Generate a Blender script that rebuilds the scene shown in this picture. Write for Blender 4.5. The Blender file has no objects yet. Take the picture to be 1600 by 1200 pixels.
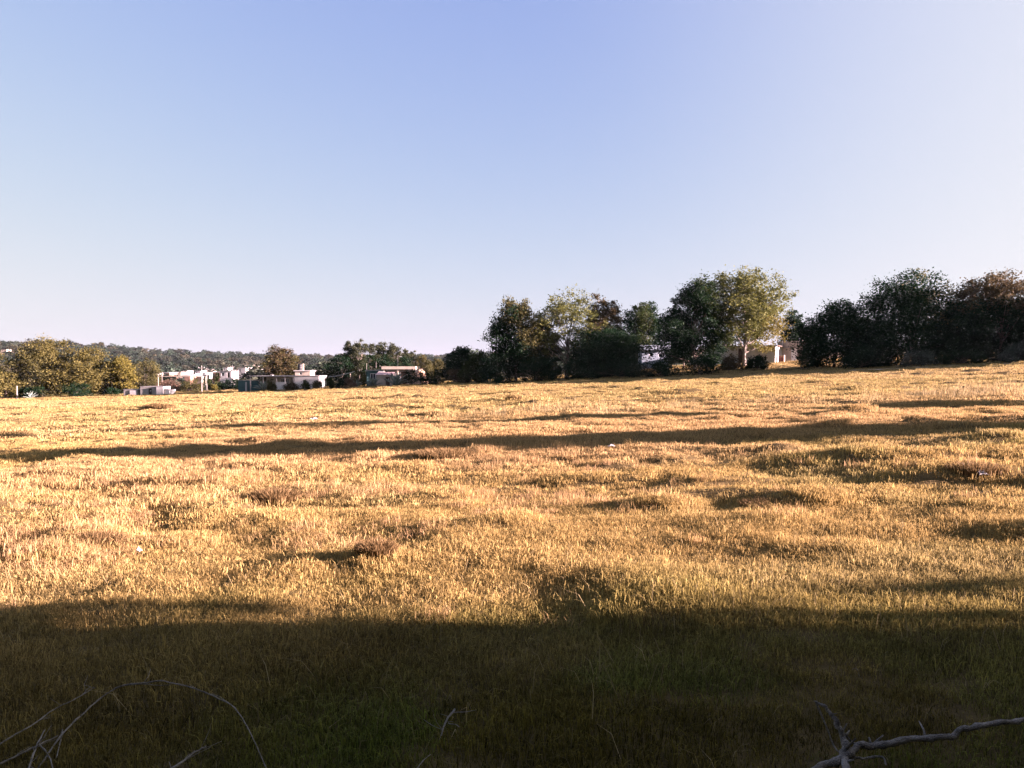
import bpy, math, random
import numpy as np
from mathutils import Vector, Matrix

sc = bpy.context.scene
C = sc.collection

# ------------------------------------------------------------------ camera
F, HX, HY, HORIZON, CAMZ = 1200.0, 800.0, 600.0, 575.0, 1.6
PITCH = math.atan((HY - HORIZON) / F)
cam = bpy.data.objects.new('camera', bpy.data.cameras.new('camera'))
C.objects.link(cam)
cam.data.sensor_width = 36
cam.data.lens = 36 * F / 1600
cam.data.clip_start = 0.05
cam.data.clip_end = 12000
cam.location = (0, 0, CAMZ)
cam.rotation_euler = (math.pi / 2 - PITCH, 0, 0)
sc.camera = cam

# ------------------------------------------------------------------ sky and sun
SUN_EL, SUN_AZ = math.radians(11.0), math.radians(98.0)      # azimuth clockwise from +Y
SUN = Vector((math.sin(SUN_AZ) * math.cos(SUN_EL), math.cos(SUN_AZ) * math.cos(SUN_EL), math.sin(SUN_EL)))
EXPOSURE = 3.5
world = bpy.data.worlds.new('World')
sc.world = world
world.use_nodes = True
nt = world.node_tree
nd = nt.nodes
bg = nd['Background']
sky = nd.new('ShaderNodeTexSky')
sky.sky_type = 'NISHITA'
sky.sun_disc = False
sky.sun_elevation = SUN_EL
sky.sun_rotation = SUN_AZ
sky.altitude = 2200
sky.air_density = 1.0
sky.dust_density = 6.0
sky.ozone_density = 3.0
sep = nd.new('ShaderNodeSeparateColor')
comb = nd.new('ShaderNodeCombineColor')
nt.links.new(sky.outputs[0], sep.inputs[0])
KB = 0.05                                         # background strength
for i, (cap, k) in enumerate(((.91, 18.6), (.86, 14.5), (.86, 28.0))):      # soft shoulder like a camera's: cap * (1 - exp(-k x))
    m0 = nd.new('ShaderNodeMath'); m0.operation = 'MULTIPLY'; m0.inputs[1].default_value = -k * KB
    m1 = nd.new('ShaderNodeMath'); m1.operation = 'EXPONENT'
    m2 = nd.new('ShaderNodeMath'); m2.operation = 'SUBTRACT'; m2.inputs[0].default_value = 1.0
    m3 = nd.new('ShaderNodeMath'); m3.operation = 'MULTIPLY'; m3.inputs[1].default_value = cap
    nt.links.new(sep.outputs[i], m0.inputs[0])
    nt.links.new(m0.outputs[0], m1.inputs[0])
    nt.links.new(m1.outputs[0], m2.inputs[1])
    nt.links.new(m2.outputs[0], m3.inputs[0])
    nt.links.new(m3.outputs[0], comb.inputs[i])
tc = nd.new('ShaderNodeTexCoord')
dot = nd.new('ShaderNodeVectorMath'); dot.operation = 'DOT_PRODUCT'; dot.inputs[1].default_value = SUN
nt.links.new(tc.outputs['Generated'], dot.inputs[0])
mr = nd.new('ShaderNodeMapRange'); mr.interpolation_type = 'SMOOTHSTEP'
mr.inputs[1].default_value = -0.05; mr.inputs[2].default_value = 0.85; mr.inputs[4].default_value = 0.9
nt.links.new(dot.outputs['Value'], mr.inputs[0])
mx = nd.new('ShaderNodeMix'); mx.data_type = 'RGBA'
mx.inputs['B'].default_value = (.93, .92, .95, 1)
nt.links.new(mr.outputs[0], mx.inputs['Factor'])
nt.links.new(comb.outputs[0], mx.inputs['A'])
nt.links.new(mx.outputs['Result'], bg.inputs[0])
bg.inputs[1].default_value = 1.0 / 2 ** EXPOSURE
sun = bpy.data.objects.new('sun', bpy.data.lights.new('sun', 'SUN'))
C.objects.link(sun)
sun.data.energy = 5.0
sun.data.angle = math.radians(0.6)
sun.data.color = (1.0, .72, .76)
sun.rotation_euler = SUN.to_track_quat('Z', 'Y').to_euler()
sun.location = (60, -5, 40)
sc.view_settings.view_transform = 'Standard'
sc.view_settings.look = 'None'
sc.view_settings.gamma = 1
sc.view_settings.exposure = EXPOSURE
sc.cycles.max_bounces = 4
sc.cycles.diffuse_bounces = 2
sc.cycles.glossy_bounces = 2
sc.cycles.transmission_bounces = 3
sc.cycles.transparent_max_bounces = 4
sc.cycles.use_denoising = True

# ------------------------------------------------------------------ helpers
rng = np.random.default_rng(7)

def sstep(a, b, x):
    t = np.clip((np.asarray(x, float) - a) / (b - a), 0, 1)
    return t * t * (3 - 2 * t)

def vnoise(x, y, seed=0):
    x = np.asarray(x, float); y = np.asarray(y, float)
    xi = np.floor(x).astype(np.int64); yi = np.floor(y).astype(np.int64)
    fx = x - xi; fy = y - yi
    fx = fx * fx * fx * (fx * (fx * 6 - 15) + 10); fy = fy * fy * fy * (fy * (fy * 6 - 15) + 10)
    def h(a, b):
        n = (a * 374761393 + b * 668265263 + seed * 974634777) & 0xFFFFFFFF
        n = ((n ^ (n >> 13)) * 1274126177) & 0xFFFFFFFF
        n = ((n ^ (n >> 16)) * 2246822519) & 0xFFFFFFFF
        return ((n ^ (n >> 15)) & 0xFFFFFF) / float(0xFFFFFF)
    return ((h(xi, yi) * (1 - fx) + h(xi + 1, yi) * fx) * (1 - fy) + (h(xi, yi + 1) * (1 - fx) + h(xi + 1, yi + 1) * fx) * fy) * 2 - 1

def fbm(x, y, seed=0, octv=3):
    s = 0; a = 1; t = 0
    for k in range(octv):
        s = s + a * vnoise(x * 2 ** k, y * 2 ** k, seed + 17 * k); t += a; a *= .5
    return s / t

def ray(px, py):
    u = (px - HX) / F; v = (HY - py) / F
    d = (u, math.cos(PITCH) + v * math.sin(PITCH), -math.sin(PITCH) + v * math.cos(PITCH))
    return d[0] / d[1], d[2] / d[1]                  # X and Z per metre of Y

def at(px, py, Y):
    a, b = ray(px, py)
    return Vector((a * Y, Y, CAMZ + b * Y))

PATH = []          # centre line of the dirt path, filled below
MOUNDS = []        # x, y, radius, height

def base_h(x, y):
    x = np.asarray(x, float); y = np.asarray(y, float)
    z = 4.2 * np.tanh(.041 * x / 4.2) + .5 * sstep(18, 60, x) - .003 * np.clip(y, -50, 150)
    z = z + 1.0 * sstep(84, 104, y) * sstep(2, 26, x)                              # bank under the tree row
    ratio = x / np.maximum(np.abs(y), 1)
    wl = sstep(.06, -.16, ratio) * (y > 0)
    z = z - 2.6 * sstep(132, 250, y) * wl
    r = np.hypot(x, y)
    rid = 22 * sstep(330, 1350, r) * (1 - .75 * sstep(1500, 3200, r))
    rid = rid * (1 + .10 * vnoise(x / 260, y / 260, 31))
    rid = rid + 17 * np.exp(-(((x + 640) / 190) ** 2 + ((y - 880) / 260) ** 2))
    z = z + rid * (sstep(-.2, .2, y / np.maximum(r, 1)) * .8 + .2)
    return z

def rough(x, y):
    r = np.hypot(x, y)
    keep = 1 - sstep(120, 160, r)
    n = .09 * vnoise(x / 9, y / 9, 3) + .035 * vnoise(x / 3.1, y / 2.6, 5) + .042 * vnoise(x / 1.25, y / 1.1, 8) + .045 * vnoise(x / .55, y / .5, 11)
    b = np.clip(vnoise(x / .9 + 40, y / .8, 21) - .42, 0, 1) * .2
    n = n + .10 * vnoise(x / 2.6, y / 1.5, 15) * sstep(20, 42, r) + .05 * vnoise(x / 1.3, y / .8, 16) * sstep(12, 25, r)
    near_ = .55 + .6 * sstep(5.5, 9, r)
    return (n + b) * near_ * keep * sstep(0, 2.5, r) + 1.5 * vnoise(x / 60, y / 60, 77) * sstep(170, 320, r)

def H(x, y):
    x = np.asarray(x, float); y = np.asarray(y, float)
    z = rough(x, y)
    if PATH:
        P = np.array(PATH)
        py = np.interp(x, P[:, 0], P[:, 1])
        near = np.exp(-((y - py) / 3.2) ** 2) * ((x > P[0, 0]) & (x < P[-1, 0]))
        z = z * (1 - near)
    for (mx_, my_, r_, h_) in MOUNDS:
        d2 = ((x - mx_) / r_) ** 2 + ((y - my_) / (r_ * .8)) ** 2
        z = z + h_ * np.exp(-d2 * 1.6)
    return base_h(x, y) + z

def ground(px, py):
    a, b = ray(px, py)
    Y = np.geomspace(1.5, 400, 4000)
    diff = CAMZ + b * Y - H(a * Y, Y)
    k = int(np.argmax(diff < 0)) if (diff < 0).any() else len(Y) - 1
    y = float(Y[k])
    return Vector((a * y, y, float(H(a * y, y))))

def onground(px, Y, dz=0.0):
    a, _ = ray(px, HORIZON)
    return Vector((a * Y, Y, float(H(a * Y, Y)) + dz))

def mesh_np(name, verts, faces, tone=None, smooth=False):
    verts = np.asarray(verts, np.float32); faces = np.asarray(faces, np.int32)
    me = bpy.data.meshes.new(name)
    k = faces.shape[1]; n = len(faces)
    me.vertices.add(len(verts)); me.vertices.foreach_set('co', verts.ravel())
    me.loops.add(n * k); me.loops.foreach_set('vertex_index', faces.ravel())
    me.polygons.add(n); me.polygons.foreach_set('loop_start', np.arange(n, dtype=np.int32) * k)
    me.polygons.foreach_set('use_smooth', np.full(n, smooth))
    if tone is not None:
        at_ = me.attributes.new('tone', 'FLOAT', 'FACE')
        at_.data.foreach_set('value', np.asarray(tone, np.float32))
    me.update(calc_edges=True)
    return me

def link(name, me, mat=None, parent=None, loc=None):
    o = bpy.data.objects.new(name, me)
    C.objects.link(o)
    if mat is not None and me is not None and not me.materials:
        me.materials.append(mat)
    if parent is not None:
        o.parent = parent
    if loc is not None:
        o.location = loc
    return o

def tag(o, label, cat=None, group=None, kind=None):
    o['label'] = label
    if cat: o['category'] = cat
    if group: o['group'] = group
    if kind: o['kind'] = kind
    return o

def thing(name, label, cat, loc, rz=0.0, group=None):
    o = link(name, None, loc=loc)
    o.rotation_euler.z = rz
    return tag(o, label, cat, group)

class MB:
    def __init__(s):
        s.v = []; s.f = []
    def box(s, x0, x1, y0, y1, z0, z1):
        b = len(s.v)
        s.v += [(x0, y0, z0), (x1, y0, z0), (x1, y1, z0), (x0, y1, z0), (x0, y0, z1), (x1, y0, z1), (x1, y1, z1), (x0, y1, z1)]
        s.f += [tuple(b + i for i in q) for q in ((3, 2, 1, 0), (4, 5, 6, 7), (0, 1, 5, 4), (1, 2, 6, 5), (2, 3, 7, 6), (3, 0, 4, 7))]
        return s
    def tube(s, pts, rad, n=6, cap=True):
        pts = [Vector(p) for p in pts]
        rings = []
        for i, p in enumerate(pts):
            t = (pts[min(i + 1, len(pts) - 1)] - pts[max(i - 1, 0)]).normalized()
            a = t.orthogonal() if i == 0 else (rings[-1][1] - t * rings[-1][1].dot(t))
            a = a.normalized(); c = t.cross(a)
            b0 = len(s.v)
            r = rad[i] if hasattr(rad, '__len__') else rad
            for k in range(n):
                w = 2 * math.pi * k / n
                s.v.append(tuple(p + (a * math.cos(w) + c * math.sin(w)) * r))
            rings.append((b0, a))
        for i in range(len(rings) - 1):
            p, q = rings[i][0], rings[i + 1][0]
            for k in range(n):
                s.f.append((p + k, p + (k + 1) % n, q + (k + 1) % n, q + k))
        if cap:
            s.f.append(tuple(rings[0][0] + k for k in reversed(range(n))))
            s.f.append(tuple(rings[-1][0] + k for k in range(n)))
        return s
    def lathe(s, prof, n=14):
        rings = []
        for r, z in prof:
            rings.append(len(s.v))
            for k in range(n):
                w = 2 * math.pi * k / n
                s.v.append((r * math.cos(w), r * math.sin(w), z))
        for i in range(len(rings) - 1):
            for k in range(n):
                s.f.append((rings[i] + k, rings[i] + (k + 1) % n, rings[i + 1] + (k + 1) % n, rings[i + 1] + k))
        s.f.append(tuple(rings[0] + k for k in reversed(range(n))))
        s.f.append(tuple(rings[-1] + k for k in range(n)))
        return s
    def mesh(s, name, smooth=False):
        me = bpy.data.meshes.new(name)
        me.from_pydata(s.v, [], s.f); me.update()
        if smooth:
            me.polygons.foreach_set('use_smooth', [True] * len(me.polygons))
        return me
    def build(s, name, mat, parent=None, smooth=False, loc=None):
        return link(name, s.mesh(name, smooth), mat, parent, loc)

# ------------------------------------------------------------------ materials
def new_mat(name):
    m = bpy.data.materials.new(name)
    m.use_nodes = True
    t = m.node_tree
    return m, t, t.nodes, t.nodes['Principled BSDF'], t.nodes['Material Output']

def leaf_mat(name, c1, c2, trans=.35, rough_=.6):
    m, t, n, p, out = new_mat(name)
    a = n.new('ShaderNodeAttribute'); a.attribute_name = 'tone'
    mix = n.new('ShaderNodeMix'); mix.data_type = 'RGBA'
    mix.inputs['A'].default_value = (*c1, 1); mix.inputs['B'].default_value = (*c2, 1)
    t.links.new(a.outputs['Fac'], mix.inputs['Factor'])
    t.links.new(mix.outputs['Result'], p.inputs['Base Color'])
    p.inputs['Roughness'].default_value = rough_
    p.inputs['Specular IOR Level'].default_value = .06
    tr = n.new('ShaderNodeBsdfTranslucent')
    t.links.new(mix.outputs['Result'], tr.inputs['Color'])
    ms = n.new('ShaderNodeMixShader'); ms.inputs[0].default_value = trans
    t.links.new(p.outputs[0], ms.inputs[1]); t.links.new(tr.outputs[0], ms.inputs[2])
    t.links.new(ms.outputs[0], out.inputs['Surface'])
    return m

def grass_mat(name, trans=.35):
    m, t, n, p, out = new_mat(name)
    a = n.new('ShaderNodeAttribute'); a.attribute_name = 'tone'
    c = n.new('ShaderNodeAttribute'); c.attribute_name = 'col'; c.attribute_type = 'INSTANCER'
    mr_ = n.new('ShaderNodeMapRange'); mr_.inputs[3].default_value = .35; mr_.inputs[4].default_value = 1.65
    t.links.new(a.outputs['Fac'], mr_.inputs[0])
    mul = n.new('ShaderNodeVectorMath'); mul.operation = 'SCALE'
    t.links.new(c.outputs['Vector'], mul.inputs[0]); t.links.new(mr_.outputs[0], mul.inputs['Scale'])
    t.links.new(mul.outputs[0], p.inputs['Base Color'])
    p.inputs['Roughness'].default_value = .7
    p.inputs['Specular IOR Level'].default_value = .05
    tr = n.new('ShaderNodeBsdfTranslucent')
    t.links.new(mul.outputs[0], tr.inputs['Color'])
    ms = n.new('ShaderNodeMixShader'); ms.inputs[0].default_value = trans
    t.links.new(p.outputs[0], ms.inputs[1]); t.links.new(tr.outputs[0], ms.inputs[2])
    t.links.new(ms.outputs[0], out.inputs['Surface'])
    return m

def surf_mat(name, c1, c2, scale=1.5, rough_=.85, bump=.3, detail=6, spots=None):
    m, t, n, p, out = new_mat(name)
    co = n.new('ShaderNodeTexCoord')
    ns = n.new('ShaderNodeTexNoise'); ns.inputs['Scale'].default_value = scale; ns.inputs['Detail'].default_value = detail
    ns.inputs['Roughness'].default_value = .65
    t.links.new(co.outputs['Object'], ns.inputs['Vector'])
    cr = n.new('ShaderNodeValToRGB')
    cr.color_ramp.elements[0].position = .35; cr.color_ramp.elements[1].position = .66
    cr.color_ramp.elements[0].color = (*c1, 1); cr.color_ramp.elements[1].color = (*c2, 1)
    t.links.new(ns.outputs['Fac'], cr.inputs[0])
    t.links.new(cr.outputs[0], p.inputs['Base Color'])
    p.inputs['Roughness'].default_value = rough_
    p.inputs['Specular IOR Level'].default_value = .25
    if bump:
        n2 = n.new('ShaderNodeTexNoise'); n2.inputs['Scale'].default_value = scale * 9; n2.inputs['Detail'].default_value = 4
        t.links.new(co.outputs['Object'], n2.inputs['Vector'])
        bp = n.new('ShaderNodeBump'); bp.inputs['Strength'].default_value = bump; bp.inputs['Distance'].default_value = .03
        t.links.new(n2.outputs['Fac'], bp.inputs['Height'])
        t.links.new(bp.outputs[0], p.inputs['Normal'])
    return m

M = {}
M['bark'] = surf_mat('bark', (.05, .038, .028), (.13, .10, .075), 4, .9, .6)
M['bark_pale'] = surf_mat('bark_pale', (.14, .115, .09), (.30, .26, .21), 4, .9, .6)
M['deadwood'] = surf_mat('deadwood', (.12, .10, .07), (.40, .35, .265), 14, .85, .8)
M['deadwood_pale'] = surf_mat('deadwood_pale', (.13, .115, .09), (.42, .38, .32), 22, .9, .9)
M['white'] = surf_mat('white_paint', (.38, .355, .33), (.52, .49, .46), .9)
M['cream'] = surf_mat('cream_paint', (.30, .25, .19), (.42, .36, .28), .9)
M['grey'] = surf_mat('grey_render', (.36, .37, .35), (.52, .52, .49), 1.1)
M['brown_wall'] = surf_mat('brown_render', (.28, .23, .18), (.42, .35, .28), 1.1)
M['concrete'] = surf_mat('concrete', (.18, .165, .15), (.30, .28, .255), 1.3)
M['brick'] = surf_mat('brick_wall', (.16, .09, .065), (.26, .155, .11), 1.6)
M['bluewhite'] = surf_mat('blue_white_paint', (.20, .25, .29), (.30, .35, .385), 1.0)
M['teal'] = surf_mat('teal_paint', (.028, .065, .066), (.05, .10, .10), 1.5)
M['green_sheet'] = surf_mat('green_sheet', (.10, .42, .34), (.16, .52, .42), 1.5)
M['darkwood'] = surf_mat('dark_wood', (.04, .028, .02), (.09, .06, .045), 3)
M['red_brown'] = surf_mat('red_brown_paint', (.11, .04, .03), (.17, .07, .05), 3)
M['black'] = surf_mat('black_plastic', (.012, .012, .012), (.025, .025, .025), 3, .5, 0)
M['metal'] = surf_mat('painted_metal', (.55, .53, .5), (.75, .73, .70), 5, .5, 0)
M['pole'] = surf_mat('weathered_pole', (.16, .145, .125), (.25, .23, .20), 5)
M['plastic_white'] = surf_mat('white_plastic', (.30, .29, .27), (.62, .60, .57), 9, .6, .3)
M['tin'] = surf_mat('pinkish_tin', (.46, .30, .27), (.60, .42, .38), 2)
M['mound_earth'] = surf_mat('mound_earth', (.33, .21, .14), (.50, .34, .23), .9, .95, .8)
M['path'] = surf_mat('path_dirt', (.30, .24, .17), (.46, .38, .28), .35, .95, .5)
m, t, n, p, out = new_mat('window_glass')
p.inputs['Base Color'].default_value = (.02, .025, .03, 1); p.inputs['Roughness'].default_value = .12
M['glass'] = m
M['lf_dark'] = leaf_mat('leaf_dark_green', (.003, .0135, .0062), (.014, .030, .0105))
M['lf_green'] = leaf_mat('leaf_green', (.014, .026, .008), (.045, .056, .016))
M['lf_olive'] = leaf_mat('leaf_olive', (.035, .036, .013), (.095, .085, .030))
M['lf_gold'] = leaf_mat('leaf_golden', (.055, .050, .015), (.13, .112, .034))
M['lf_light'] = leaf_mat('leaf_pale_olive', (.048, .056, .015), (.14, .14, .040))
M['lf_yellow'] = leaf_mat('leaf_yellow', (.065, .058, .012), (.15, .125, .030))
M['lf_euca'] = leaf_mat('leaf_eucalyptus', (.018, .026, .013), (.065, .068, .034))
M['lf_brown'] = leaf_mat('leaf_brown', (.035, .027, .014), (.085, .065, .030))
M['lf_pink'] = leaf_mat('leaf_dry_pink', (.08, .05, .034), (.16, .105, .07))
M['lf_grey'] = leaf_mat('leaf_grey_green', (.022, .034, .022), (.085, .10, .075))
M['lf_far'] = leaf_mat('leaf_far_wood', (.020, .024, .015), (.062, .060, .036))
M['lf_wood'] = grass_mat('leaf_hill_wood', .3)
M['agave'] = leaf_mat('agave_leaf', (.09, .12, .10), (.22, .25, .20), .05, .5)
M['grass'] = grass_mat('dry_grass')

# ground material: straw litter and soil between the blades, greener and browner patches of turf
def ground_material():
    m, t, n, p, out = new_mat('field_soil')
    co = n.new('ShaderNodeTexCoord')
    def noise(scale, detail, rough_=.6):
        k = n.new('ShaderNodeTexNoise'); k.inputs['Scale'].default_value = scale; k.inputs['Detail'].default_value = detail
        k.inputs['Roughness'].default_value = rough_
        t.links.new(co.outputs['Object'], k.inputs['Vector'])
        return k
    def ramp(src, stops):
        r = n.new('ShaderNodeValToRGB')
        while len(r.color_ramp.elements) < len(stops): r.color_ramp.elements.new(.5)
        for e, (pos, c) in zip(r.color_ramp.elements, stops):
            e.position = pos; e.color = (*c, 1)
        t.links.new(src, r.inputs[0]); return r
    big = ramp(noise(.09, 5).outputs['Fac'], [(.3, (.085, .068, .026)), (.5, (.12, .084, .034)), (.7, (.135, .094, .042))])
    fine = ramp(noise(4.5, 8, .7).outputs['Fac'], [(.3, (.5, .5, .5)), (.7, (1.25, 1.25, 1.25))])
    mu = n.new('ShaderNodeMix'); mu.data_type = 'RGBA'; mu.blend_type = 'MULTIPLY'; mu.inputs['Factor'].default_value = 1
    t.links.new(big.outputs[0], mu.inputs['A']); t.links.new(fine.outputs[0], mu.inputs['B'])
    far = ramp(noise(.012, 6).outputs['Fac'], [(.35, (.07, .075, .035)), (.5, (.13, .115, .06)), (.66, (.27, .19, .13))])
    geo = n.new('ShaderNodeNewGeometry')
    ln = n.new('ShaderNodeVectorMath'); ln.operation = 'LENGTH'
    t.links.new(geo.outputs['Position'], ln.inputs[0])
    mr_ = n.new('ShaderNodeMapRange'); mr_.inputs[1].default_value = 125; mr_.inputs[2].default_value = 170
    t.links.new(ln.outputs['Value'], mr_.inputs[0])
    m2 = n.new('ShaderNodeMix'); m2.data_type = 'RGBA'
    t.links.new(mr_.outputs[0], m2.inputs['Factor'])
    t.links.new(mu.outputs['Result'], m2.inputs['A']); t.links.new(far.outputs[0], m2.inputs['B'])
    t.links.new(m2.outputs['Result'], p.inputs['Base Color'])
    p.inputs['Roughness'].default_value = 1; p.inputs['Specular IOR Level'].default_value = .05
    bp = n.new('ShaderNodeBump'); bp.inputs['Strength'].default_value = .7; bp.inputs['Distance'].default_value = .08
    t.links.new(noise(6, 6, .7).outputs['Fac'], bp.inputs['Height']); t.links.new(bp.outputs[0], p.inputs['Normal'])
    return m
M['field'] = ground_material()

# ------------------------------------------------------------------ terrain
PATH += [(-62, 108), (-50, 106), (-32, 101.5), (-20, 99), (-10, 94), (0, 88.5), (8, 87), (18, 84.5), (27, 82), (34, 79), (42, 75), (50, 71.5), (62, 64)]
for px, py, r_, h_ in ((592, 872, .33, .17), (620, 880, .8, .05), (1210, 782, .55, .2), (1520, 735, .62, .26), (1225, 629, .8, .4), (1205, 632, .5, .2), (800, 624, .42, .3), (248, 636, .9, .45),
                       (265, 637, .8, .3), (1000, 610, .55, .35), (1060, 611, .5, .3), (1120, 602, .6, .35), (1283, 601, .7, .45), (430, 618, .5, .3), (463, 620, .5, .3), (560, 617, .5, .25),
                       (625, 619, .5, .3), (650, 622, .5, .3), (705, 608, .6, .35), (800, 606, .6, .35), (1480, 708, .9, .16), (540, 668, .8, .2), (235, 668, .6, .2), (1400, 915, .5, .08), (880, 875, .35, .08),
                       (1430, 850, .6, .09), (1180, 862, .5, .07), (130, 840, .7, .16), (60, 810, .8, .13), (270, 845, .5, .13), (690, 700, 1.0, .18), (420, 700, .9, .12), (780, 730, .9, .2), (480, 770, .8, .2), (330, 765, .7, .12)):
    g = ground(px, py)
    MOUNDS.append((g.x, g.y, r_, h_ * (.32 if g.y < 26 else .7)))

def make_terrain():
    rr = [0.0]; r = .35
    while r < 5000:
        rr.append(r); r *= 1.013 if r < 110 else (1.022 if r < 160 else 1.035)
    rr = np.array(rr)
    a = np.concatenate([np.radians(np.arange(-50, 50, .28)), np.radians(np.arange(50, 310, 2.2))])
    R, A = np.meshgrid(rr[1:], a, indexing='ij')
    X = R * np.sin(A); Y = R * np.cos(A)
    V = np.stack([X, Y, H(X, Y)], -1).reshape(-1, 3)
    nr, na = R.shape
    i, j = np.meshgrid(np.arange(nr - 1), np.arange(na), indexing='ij')
    j2 = (j + 1) % na
    Fq = np.stack([i * na + j, i * na + j2, (i + 1) * na + j2, (i + 1) * na + j], -1).reshape(-1, 4)[:, ::-1]
    o = link('field_ground', mesh_np('field_ground', V, Fq, smooth=True), M['field'])
    o['kind'] = 'structure'
    tag(o, 'dry golden meadow rising gently to the right, hills beyond')
    return o
make_terrain()

def make_path():
    P = np.array(PATH)
    xs = np.linspace(P[0, 0], P[-1, 0], 160)
    yc = np.interp(xs, P[:, 0], P[:, 1]) + .25 * vnoise(xs / 5, xs * 0, 3)
    w = 1.35 + .4 * vnoise(xs / 3.0, xs * 0 + 4, 9)
    offs = (-1, -.6, 0, .6, 1)
    V = []
    for k, x in enumerate(xs):
        for o_ in offs:
            y = yc[k] + o_ * w[k]
            V.append((x, y, float(H(x, y)) + (.05 if abs(o_) < .9 else -.05)))
    n_ = len(offs)
    Fq = [(k * n_ + q, (k + 1) * n_ + q, (k + 1) * n_ + q + 1, k * n_ + q + 1) for k in range(len(xs) - 1) for q in range(n_ - 1)]
    o = link('dirt_path', mesh_np('dirt_path', V, Fq, smooth=True), M['path'])
    o['kind'] = 'structure'
    tag(o, 'pale dirt path running below the tree row')
make_path()

# ------------------------------------------------------------------ grass
def blades(n, rad, h0, h1, w0, w1, lean, rs, seed_head=False):
    rr = rad * np.sqrt(rs.random(n)); aa = rs.random(n) * 2 * np.pi
    bx = rr * np.cos(aa); by = rr * np.sin(aa)
    h = h0 + (h1 - h0) * rs.random(n) ** 1.3
    w = w0 + (w1 - w0) * rs.random(n)
    da = rs.random(n) * 2 * np.pi; ln = lean * rs.random(n) * h
    fa = rs.random(n) * 2 * np.pi
    wx = np.cos(fa) * w / 2; wy = np.sin(fa) * w / 2
    dx = np.cos(da) * ln; dy = np.sin(da) * ln
    z0 = -.03
    V = np.zeros((n, 5, 3))
    V[:, 0] = np.stack([bx - wx, by - wy, np.full(n, z0)], -1)
    V[:, 1] = np.stack([bx + wx, by + wy, np.full(n, z0)], -1)
    mz = h * .6
    ww = 1.3 if seed_head else .85
    V[:, 2] = np.stack([bx + dx * .4 + wx * ww, by + dy * .4 + wy * ww, mz], -1)
    V[:, 3] = np.stack([bx + dx * .4 - wx * ww, by + dy * .4 - wy * ww, mz], -1)
    V[:, 4] = np.stack([bx + dx, by + dy, h * (1 - .25 * lean * rs.random(n))], -1)
    b = np.arange(n)[:, None] * 5
    T = np.concatenate([b + np.array([[0, 1, 2]]), b + np.array([[0, 2, 3]]), b + np.array([[3, 2, 4]])])
    tn = rs.random(n)
    return mesh_np('grass_clump', V.reshape(-1, 3), T, np.concatenate([tn, tn, tn]))

def clump_set(k, *a, **kw):
    col = bpy.data.collections.new('clumps')
    for i in range(k):
        me = blades(*a, np.random.default_rng(100 + i + int(a[0])), **kw)
        me.materials.append(M['grass'])
        col.objects.link(bpy.data.objects.new('clump_%02d' % i, me))
    return col

def instancer(name, pts, rot, scl, vid, coll, cols=None):
    me = bpy.data.meshes.new(name)
    n = len(pts)
    me.vertices.add(n); me.vertices.foreach_set('co', np.asarray(pts, np.float32).ravel())
    def attr(nm, ty, key, arr):
        a = me.attributes.new(nm, ty, 'POINT'); a.data.foreach_set(key, np.asarray(arr, np.float32 if ty != 'INT' else np.int32).ravel())
    attr('rot', 'FLOAT_VECTOR', 'vector', rot)
    attr('scl', 'FLOAT_VECTOR', 'vector', scl)
    attr('vid', 'INT', 'value', vid)
    if cols is not None: attr('col', 'FLOAT_VECTOR', 'vector', cols)
    me.update()
    o = link(name, me)
    g = bpy.data.node_groups.new(name, 'GeometryNodeTree')
    g.interface.new_socket('Geometry', in_out='INPUT', socket_type='NodeSocketGeometry')
    g.interface.new_socket('Geometry', in_out='OUTPUT', socket_type='NodeSocketGeometry')
    N = g.nodes
    gi = N.new('NodeGroupInput'); go = N.new('NodeGroupOutput')
    ci = N.new('GeometryNodeCollectionInfo'); ci.inputs['Collection'].default_value = coll
    ci.inputs['Separate Children'].default_value = True; ci.inputs['Reset Children'].default_value = True
    ip = N.new('GeometryNodeInstanceOnPoints'); ip.inputs['Pick Instance'].default_value = True
    def na(nm, ty):
        k = N.new('GeometryNodeInputNamedAttribute'); k.data_type = ty; k.inputs['Name'].default_value = nm
        return k.outputs['Attribute']
    e2r = N.new('FunctionNodeEulerToRotation')
    g.links.new(na('rot', 'FLOAT_VECTOR'), e2r.inputs[0])
    g.links.new(gi.outputs[0], ip.inputs['Points'])
    g.links.new(ci.outputs[0], ip.inputs['Instance'])
    g.links.new(na('vid', 'INT'), ip.inputs['Instance Index'])
    g.links.new(e2r.outputs[0], ip.inputs['Rotation'])
    g.links.new(na('scl', 'FLOAT_VECTOR'), ip.inputs['Scale'])
    g.links.new(ip.outputs[0], go.inputs[0])
    md = o.modifiers.new('scatter', 'NODES'); md.node_group = g
    return o

GOLD = np.array((.330, .234, .084)); STRAW = np.array((.35, .275, .108)); ROSE = np.array((.375, .25, .112)); GREEN = np.array((.078, .108, .013)); BROWN = np.array((.125, .090, .017))

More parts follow.
